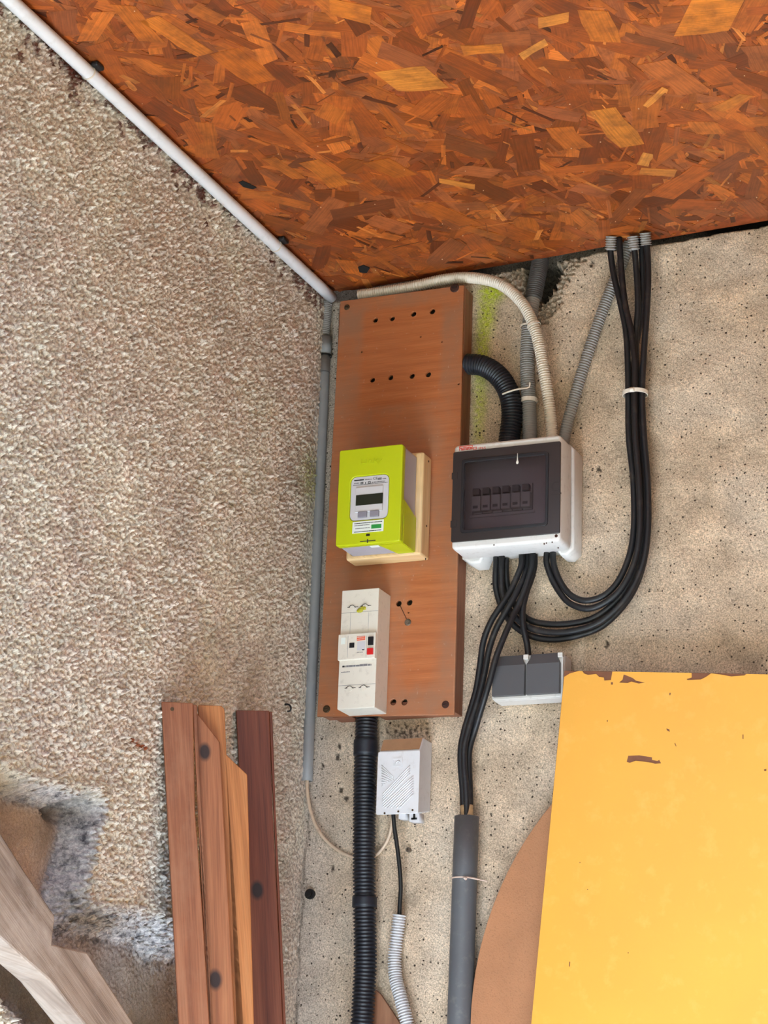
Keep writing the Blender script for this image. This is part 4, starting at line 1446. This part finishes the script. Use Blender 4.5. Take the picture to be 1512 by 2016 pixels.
DN = [([(1027, 1112, 34), (1018, 1136, 36), (1004, 1166, 38), (984, 1196, 42), (966, 1225, 42), (952, 1262, 36), (945, 1310, 28), (937, 1360, 24), (925, 1402, 24), (915, 1436, 24), (908, 1471, 24), (908, 1510, 24), (912, 1550, 24), (914, 1590, 24), (914, 1615, 24)], 'leftmost of the three black cables running down into the thick grey pipe'),
      ([(1038, 1112, 24), (1030, 1140, 34), (1014, 1172, 44), (995, 1205, 46), (977, 1238, 44), (963, 1280, 38), (955, 1325, 34), (945, 1370, 33), (934, 1408, 33), (924, 1440, 33), (916, 1472, 33), (915, 1510, 33), (918, 1550, 33), (919, 1590, 30), (918, 1615, 28)], 'middle of the three black cables running down into the thick grey pipe'),
      ([(1048, 1112, 36), (1038, 1150, 42), (1022, 1190, 44), (1005, 1226, 54), (989, 1262, 62), (975, 1298, 66), (966, 1330, 64), (953, 1372, 56), (942, 1405, 42), (931, 1440, 26), (922, 1474, 22), (921, 1510, 20), (923, 1550, 20), (923, 1590, 20), (922, 1615, 22)], 'rightmost of the three black cables running down, crossing the switch corner')]
for pt, lb in DN:
    PATHS.append(([P(x, y, d * .001) for x, y, d in pt], 'black cables going down to the grey pipe', lb, True))
PATHS.append(([P(x, y, d * .001) for x, y, d in [(1052, 1112, 20), (1046, 1138, 25), (1035, 1168, 34), (1028, 1202, 36), (1031, 1240, 36), (1037, 1266, 33), (1041, 1288, 29)]], None, 'short black cable from the white box down to the double switch', True))
# each cable reaches up to the box's underside; then the cables are pushed off one another
lines = []
for pts_, grp, lb, to_box in PATHS:
    e_ = -1 if grp and grp.endswith('ceiling') else 0
    top = pts_[e_].copy()
    ZB = fz0 + float(np.interp(top.x - fx0, [.030, .036, .105, .164, .172], [-.007, .008, .010, .008, -.005])) - .0004
    if top.z < ZB - .002:
        top.z = ZB
        pts_ = pts_ + [top] if e_ == -1 else [top] + pts_
    else:
        pts_[e_].z = ZB
    if grp is None:
        pts_[-1].z = wz1_ + .0008
    sp_ = spline(pts_, .006)
    lines.append(np.array([tuple(v) for v in sp_]))
base = {id(a_): a_.copy() for a_ in lines}
GAP = 2 * CR + .0003
for it in range(500):
    moved = 0.0
    push = [np.zeros_like(a_) for a_ in lines]
    for i in range(len(lines)):
        for j in range(i + 1, len(lines)):
            d_ = lines[i][:, None, :] - lines[j][None, :, :]
            r_ = np.sqrt((d_ ** 2).sum(-1))
            ii, jj = np.nonzero(r_ < GAP)
            if len(ii) == 0: continue
            v_ = d_[ii, jj]
            v_[:, 1] += np.where(np.abs(v_[:, 1]) < 1e-4, 2e-4, 0)
            v_ /= np.maximum(np.linalg.norm(v_, axis=1), 1e-6)[:, None]
            k_ = (GAP - r_[ii, jj])[:, None] * .22 * v_
            np.add.at(push[i], ii, k_)
            np.add.at(push[j], jj, -k_)
            moved += len(ii)
    for a_, p_ in zip(lines, push):
        n_ = np.linalg.norm(p_, axis=1, keepdims=True)
        p_ *= np.minimum(1, .0012 / np.maximum(n_, 1e-9))
        p_[:, 2] *= .6
        a_ += p_
        b0 = base[id(a_)]
        e_ = a_ - b0
        e_[1:-1] = e_[1:-1] * .6 + (e_[:-2] + e_[2:]) * .2
        a_[:] = b0 + e_
        a_[:, 1] = np.minimum(a_[:, 1], -.0068)
    if moved == 0: break
for a_, (pts_, grp, lb, _t) in zip(lines, PATHS):
    bm = tube_bm([Vector(v) for v in a_.tolist()], CR, step=.006, ring=10)
    o = add('black_cable', bm, 'black_cable')
    tag(o, lb, 'cable', grp)

# ------------------------------------------------------------------ lower pipes and cables
lp = thing('thick_grey_pipe', P(905, 2016, .024), 'thick dark grey pipe below the black cables, left of the brown board', 'pipe')
A, B = P(919, 1608, .026), P(905, 2016, .026)
C_ = A + (B - A) * 4.0
tube('pipe', 'dark_pvc', lp, [A, C_], .0205, step=.1, ring=26, hollow=.86)
q = A.lerp(B, (1733 - 1608) / 408)
band('string_tie', 'string', lp, q, B - A, .0208, .0208, .0022, .0010, tail=[(q + Vector((.010, -.019, 0)), P(960, 1735, .036), .0012), (q + Vector((.006, -.021, 0)), q + Vector((.011, -.022, -.004)), .0024)])
tube('brass_wrap', 'brass', lp, [P(918.5, 1586, .026), P(920, 1610, .026)], .0105, step=.004, ring=14)
bh = thing('black_corrugated_hose', P(718, 2016, .024), 'thick black ribbed hose hanging from under the brown panel', 'hose')
hp_ = [P(722, 1412, .0190), P(721, 1450, .0215), P(718.5, 1520, .0245), P(717.5, 1600, .0275), P(717, 1700, .0290), P(718, 1800, .0290), P(719, 1900, .0290), P(716, 1960, .0290), P(712, 2030, .0290)]
e = Vector((hp_[-1].x - .04, -.029, .004))
tube('hose', 'black_flex', bh, hp_ + [e], .0193, pitch=.0061, ring=24, groove=.15)
for y0, y1, x, dd in ((1458, 1487, 719.5, .0228), (1766, 1786, 717.5, .029)):
    tube('coupling', 'black_flex', bh, [P(x + .5, y0, dd), P(x, y1, dd)], .0207, step=.004, ring=24)
o = tube('beige_cable', 'beige_cable', None, [P(604.5, 1530, .0125), P(605.5, 1560, .012), P(614, 1605, .010), P(632, 1642, .008), P(660, 1670, .0045), P(690, 1686, .0035), (P(718, 1690, .0035)), P(742, 1682, .0035), P(760, 1660, .008), P(770, 1632, .018), P(773, 1604, .028)], .0030, step=.006, ring=8)
tag(o, 'thin beige cable looping from the corner pipe behind the black hose', 'cable')
o = tube('thin_black_cable', 'tie_black', None, [P(774, 1601, .040), P(776, 1625, .038), P(781, 1660, .032), P(787, 1710, .024), P(789, 1750, .018), P(787, 1785, .015), P(786, 1812, .014)], .0036, step=.006, ring=10)
tag(o, 'thin black cable from the telephone box into the white ribbed tube', 'cable')
wt = [P(786.5, 1802, .0135), P(782, 1840, .0135), P(777, 1885, .0135), P(779, 1925, .016), P(788, 1962, .0215), P(798, 2000, .0235), P(804, 2030, .0235)]
wt.append(Vector((wt[-1].x + .012, -.0235, wt[-1].z - .15)))
wt.append(Vector((wt[-1].x + .004, -.0235, .004)))
o = tube('white_corrugated_tube', 'white_flex', None, wt, .0114, pitch=.0046, ring=18, hollow=.8)
tag(o, 'white ribbed tube snaking down beside the black hose', 'conduit')

# ------------------------------------------------------------------ boards
def board(name, label, mat, pxs, p0, yaw, tilt, thick, group=None, cat='board', bev=.0012):
    """a board from its outline in the picture, laid on its own plane through p0; its foot is carried on to the floor"""
    n = Vector((math.sin(yaw) * math.cos(tilt), -math.cos(yaw) * math.cos(tilt), math.sin(tilt)))
    pts = [PN(x, y, p0, n) for x, y in pxs]
    # last two outline points are the foot: carry both edges on to the floor
    for i, j in ((-1, 0), (-2, -3)):
        a, c = pts[j], pts[i]
        d = (c - a)
        pts[i] = a + d * ((a.z - .002) / -d.z)
    bm = prism_bm(pts, -n * thick, bev, 2)
    along = (pts[-1] - pts[0]).normalized()
    nn = n
    across = along.cross(nn).normalized()
    uv = bm.loops.layers.uv.verify()
    for f in bm.faces:
        for lp_ in f.loops:
            q_ = lp_.vert.co - pts[0]
            lp_[uv].uv = (-q_.dot(along), -q_.dot(across) + q_.dot(nn))
    o_ = add(name, bm, mat)
    tag(o_, label, cat, group)
    return o_, n, pts


PG = 'boards leaning in the corner'
Y35 = math.radians(33)
p0 = L(318, 1384, .006)
bl_, n_, pts_ = board('leaning_board', 'leftmost reddish board leaning on the stucco wall', 'plank_left', [(318, 1381), (380, 1384), (384, 1600), (399, 1800), (412, 2016), (352, 2016)], p0, Y35, .01, .012, PG)
tube('nail_head', 'screw', bl_, [PN(339, 1396, p0, n_) + n_ * -.0005, PN(339, 1396, p0, n_) + n_ * .0006], .003, ring=10)
# its moulded edge
p0b = p0 - n_ * .006
eb, _, _ = board('moulded_edge', None, 'plank_left', [(379, 1386), (388, 1388), (391, 1560), (405, 1760), (418, 2016), (411, 2016)], p0b, Y35, .01, .005, cat=None)
M_ = eb.matrix_world.copy()
eb.data.transform(Matrix.Translation(WL[eb] - WL[bl_]))
eb.location = (0, 0, 0)
eb.parent = bl_
p0 = p0 - n_ * .016
board('leaning_board', 'orange-brown board with a clipped corner, second from the left', 'plank_front', [(385, 1401), (394, 1411), (433, 1461), (441, 1620), (451, 1800), (462, 2016), (405, 2016)], p0, Y35, .01, .012, PG)
p0 = p0 - n_ * .014
board('leaning_board', 'pale orange stepped board showing behind the clipped one', 'plank_step', [(390, 1388), (436, 1389), (442, 1396), (446, 1486), (487, 1525), (490, 1640), (494, 1800), (500, 2016), (440, 2016)], p0, Y35, .01, .012, PG)
p0 = L(463, 1398, .006)
dk, n_, _ = board('leaning_board', 'dark brown board, rightmost of the leaning boards beside the corner', 'plank_dark', [(465, 1398), (530, 1399), (537, 1600), (547, 1800), (557, 2016), (498, 2016)], p0, math.radians(30), .01, .016, PG)

eb, _, _ = board('moulded_edge', None, 'plank_dark', [(530, 1400), (536, 1401), (543, 1600), (553, 1800), (563, 2016), (557, 2016)], p0 - n_ * .0035, math.radians(30), .01, .010, cat=None)
eb.data.transform(Matrix.Translation(WL[eb] - WL[dk]))
eb.location = (0, 0, 0)
eb.parent = dk

# yellow board in front of a brown arched board
YP = P(1111, 1320, .072)
tl_ = math.radians(1.3)
ny = Vector((0, -math.cos(tl_), math.sin(tl_)))


def YB(x, y, off=0.0):
    return PN(x, y, YP, ny) + ny * off


a, c, e = YB(1111, 1320), YB(1512, 1327), YB(1064, 2016)
ux = (c - a).normalized()
uz = (e - a)
uz = (uz - ux * uz.dot(ux)).normalized()
Wd = .86


def YQ(s, t, off=0.0):
    return a + ux * s + uz * t + ny * off


# how far down until the lowest corner meets the floor
Hd = min((a.z + ux.z * Wd) / -uz.z, a.z / -uz.z) - .004
yb = thing('yellow_board', YQ(Wd / 2, Hd), 'large yellow painted board with chipped top edge leaning against the wall', 'board')
add('board_core', prism_bm([YQ(0, 0), YQ(Wd, 0), YQ(Wd, Hd), YQ(0, Hd)], -ny * .018, .001), 'board_brown', yb)


def st(x, y):
    q_ = YB(x, y) - a
    return q_.dot(ux), q_.dot(uz)


edge_px = [(1111, 1333), (1122, 1326), (1140, 1319), (1147, 1318), (1150, 1326), (1158, 1329), (1174, 1327), (1180, 1333), (1189, 1334), (1190, 1340), (1203, 1339), (1204, 1333), (1206, 1322), (1214, 1319), (1240, 1319), (1273, 1321), (1290, 1323), (1300, 1321), (1362, 1323), (1362, 1334), (1352, 1337), (1354, 1339), (1380, 1338), (1390, 1333), (1400, 1326), (1418, 1328), (1440, 1332), (1466, 1330), (1470, 1326), (1512, 1328), (1560, 1331), (1600, 1329)]
ep = [st(x, y) for x, y in edge_px]
ep = [(max(s, .0005), max(t, .0006)) for s, t in ep]
outl = ep + [(Wd - .0005, .003), (Wd - .0005, Hd - .0005), (.0005, Hd - .0005)]
chips = [[(1219, 1344), (1226, 1338), (1228, 1328), (1234, 1330), (1246, 1335), (1252, 1340), (1270, 1344), (1258, 1346), (1243, 1342), (1236, 1345)],
         [(1234, 1500), (1237, 1488), (1258, 1487), (1284, 1491), (1284, 1496), (1294, 1498), (1298, 1496), (1302, 1503), (1290, 1504), (1284, 1502), (1270, 1500), (1252, 1498), (1240, 1502)],
         [(1203, 1343), (1207, 1343), (1207, 1348), (1203, 1348)], [(1312, 1434), (1318, 1436), (1319, 1441), (1313, 1438)], [(1318, 1364), (1321, 1364), (1320, 1369), (1318, 1369)],
         [(1121, 1893), (1123, 1894), (1122, 1903), (1120, 1903)], [(1462, 1446), (1464, 1446), (1464, 1455), (1462, 1455)], [(1329, 1462), (1332, 1469), (1331, 1470), (1328, 1464)],
         [(1195, 1418), (1197, 1418), (1197, 1421), (1195, 1421)], [(1141, 1697), (1143, 1697), (1143, 1699), (1141, 1699)], [(1156, 1750), (1158, 1750), (1158, 1752), (1156, 1752)], [(1236, 1875), (1238, 1875), (1238, 1877), (1236, 1877)], [(1504, 1515), (1509, 1514), (1509, 1518), (1505, 1518)]]
chips = [[st(x, y) for x, y in ch] for ch in chips]
cu = bpy.data.curves.new('c', 'CURVE')
cu.dimensions = '2D'
cu.fill_mode = 'BOTH'
for pl_ in [outl] + chips:
    sp = cu.splines.new('POLY')
    sp.points.add(len(pl_) - 1)
    for i, (s, t) in enumerate(pl_):
        sp.points[i].co = (s, -t, 0, 1)
    sp.use_cyclic_u = True
cu.extrude = .0005
me = curve_mesh(cu)
R_ = Matrix((( ux.x, -uz.x, ny.x, 0), (ux.y, -uz.y, ny.y, 0), (ux.z, -uz.z, ny.z, 0), (0, 0, 0, 1)))
o0 = a + ny * .0004
me.transform(Matrix.Translation(o0) @ R_)
bm = bmesh.new()
bm.from_mesh(me)
bpy.data.meshes.remove(me)
bmesh.ops.remove_doubles(bm, verts=bm.verts, dist=1e-6)
add('paint_layer', bm, 'yellow_paint', yb)

# arched board
ax_, az_, ar = .8542, 1.6355, .530
arc = [(ax_ + ar * math.cos(t), az_ + ar * math.sin(t)) for t in [math.pi * i / 60 for i in range(61)]]
arc += [(ax_ - ar, .002), (ax_ + ar, .002)]
o = plate('arched_board', 'brown_board', None, arc, [], -.034, .012, .0008)
tag(o, 'brown board with a rounded top standing behind the yellow board', 'board')

# pointed stake end behind the black hose
sp_ = [(742, 1949), (752, 1958), (788, 2012), (830, 2075), (680, 2075), (718, 2003)]
pts = [P(x, y, .0020) for x, y in sp_]
bot = pts[3].z
bm = prism_bm([Vector((p.x, -.0085, p.z)) for p in pts[:4]] + [Vector((pts[3].x, -.0085, .002)), Vector((pts[4].x, -.0085, .002))] + [Vector((p.x, -.0085, p.z)) for p in pts[4:]], Vector((0, .007, 0)), .0008)
grain_uv(bm, Vector((0, 0, 1)))
o = add('pointed_board', bm, 'stake')
tag(o, 'pointed brown board end low behind the black hose', 'board')

# weathered timber low on the left wall
bt = .052
bp = [L(x, y, bt) for x, y in ((-130, 1440), (0, 1637), (50, 1716), (109, 1803), (103, 1858), (172, 1874), (225, 1955), (280, 2040), (215, 2078), (165, 2016), (99, 1932), (0, 1846), (-130, 1733))]
bm = prism_bm(bp, Vector((-bt + .005, 0, 0)), .003, 2)
grain_uv(bm, bp[0] - bp[7])
o = add('weathered_timber', bm, 'weathered')
tag(o, 'weathered grey notched timber slanting across the bottom left corner', 'timber')

# small fixings
hk = P(560, 1393, .0)
q = L(559, 1392, .0)
o = tube('wall_hook', 'tie_black', None, [q + Vector((-.004, 0, .004)), q + Vector((.008, 0, .004)), q + Vector((.013, 0, -.001)), q + Vector((.012, 0, -.007)), q + Vector((.007, 0, -.008))], .0016, step=.002, ring=8)
tag(o, 'tiny black hook in the stucco right of the dark board', 'hook')
q = P(612, 1761, .0)
o = tube('black_plug', 'tie_black', None, [q + Vector((0, .004, 0)), q + Vector((0, -.006, 0))], .0088, step=.002, ring=14, hollow=.6)
tag(o, 'round black plug in the wall near the corner below the beige cable', 'plug')
q = P(806, 1674, .0)
o = tube('wall_screw', 'zinc', None, [q + Vector((0, .003, 0)), q + Vector((0, -.007, 0))], .0042, step=.002, ring=12, hollow=.55)
tag(o, 'small metal screw stub in the wall right of the thin black cable', 'screw')
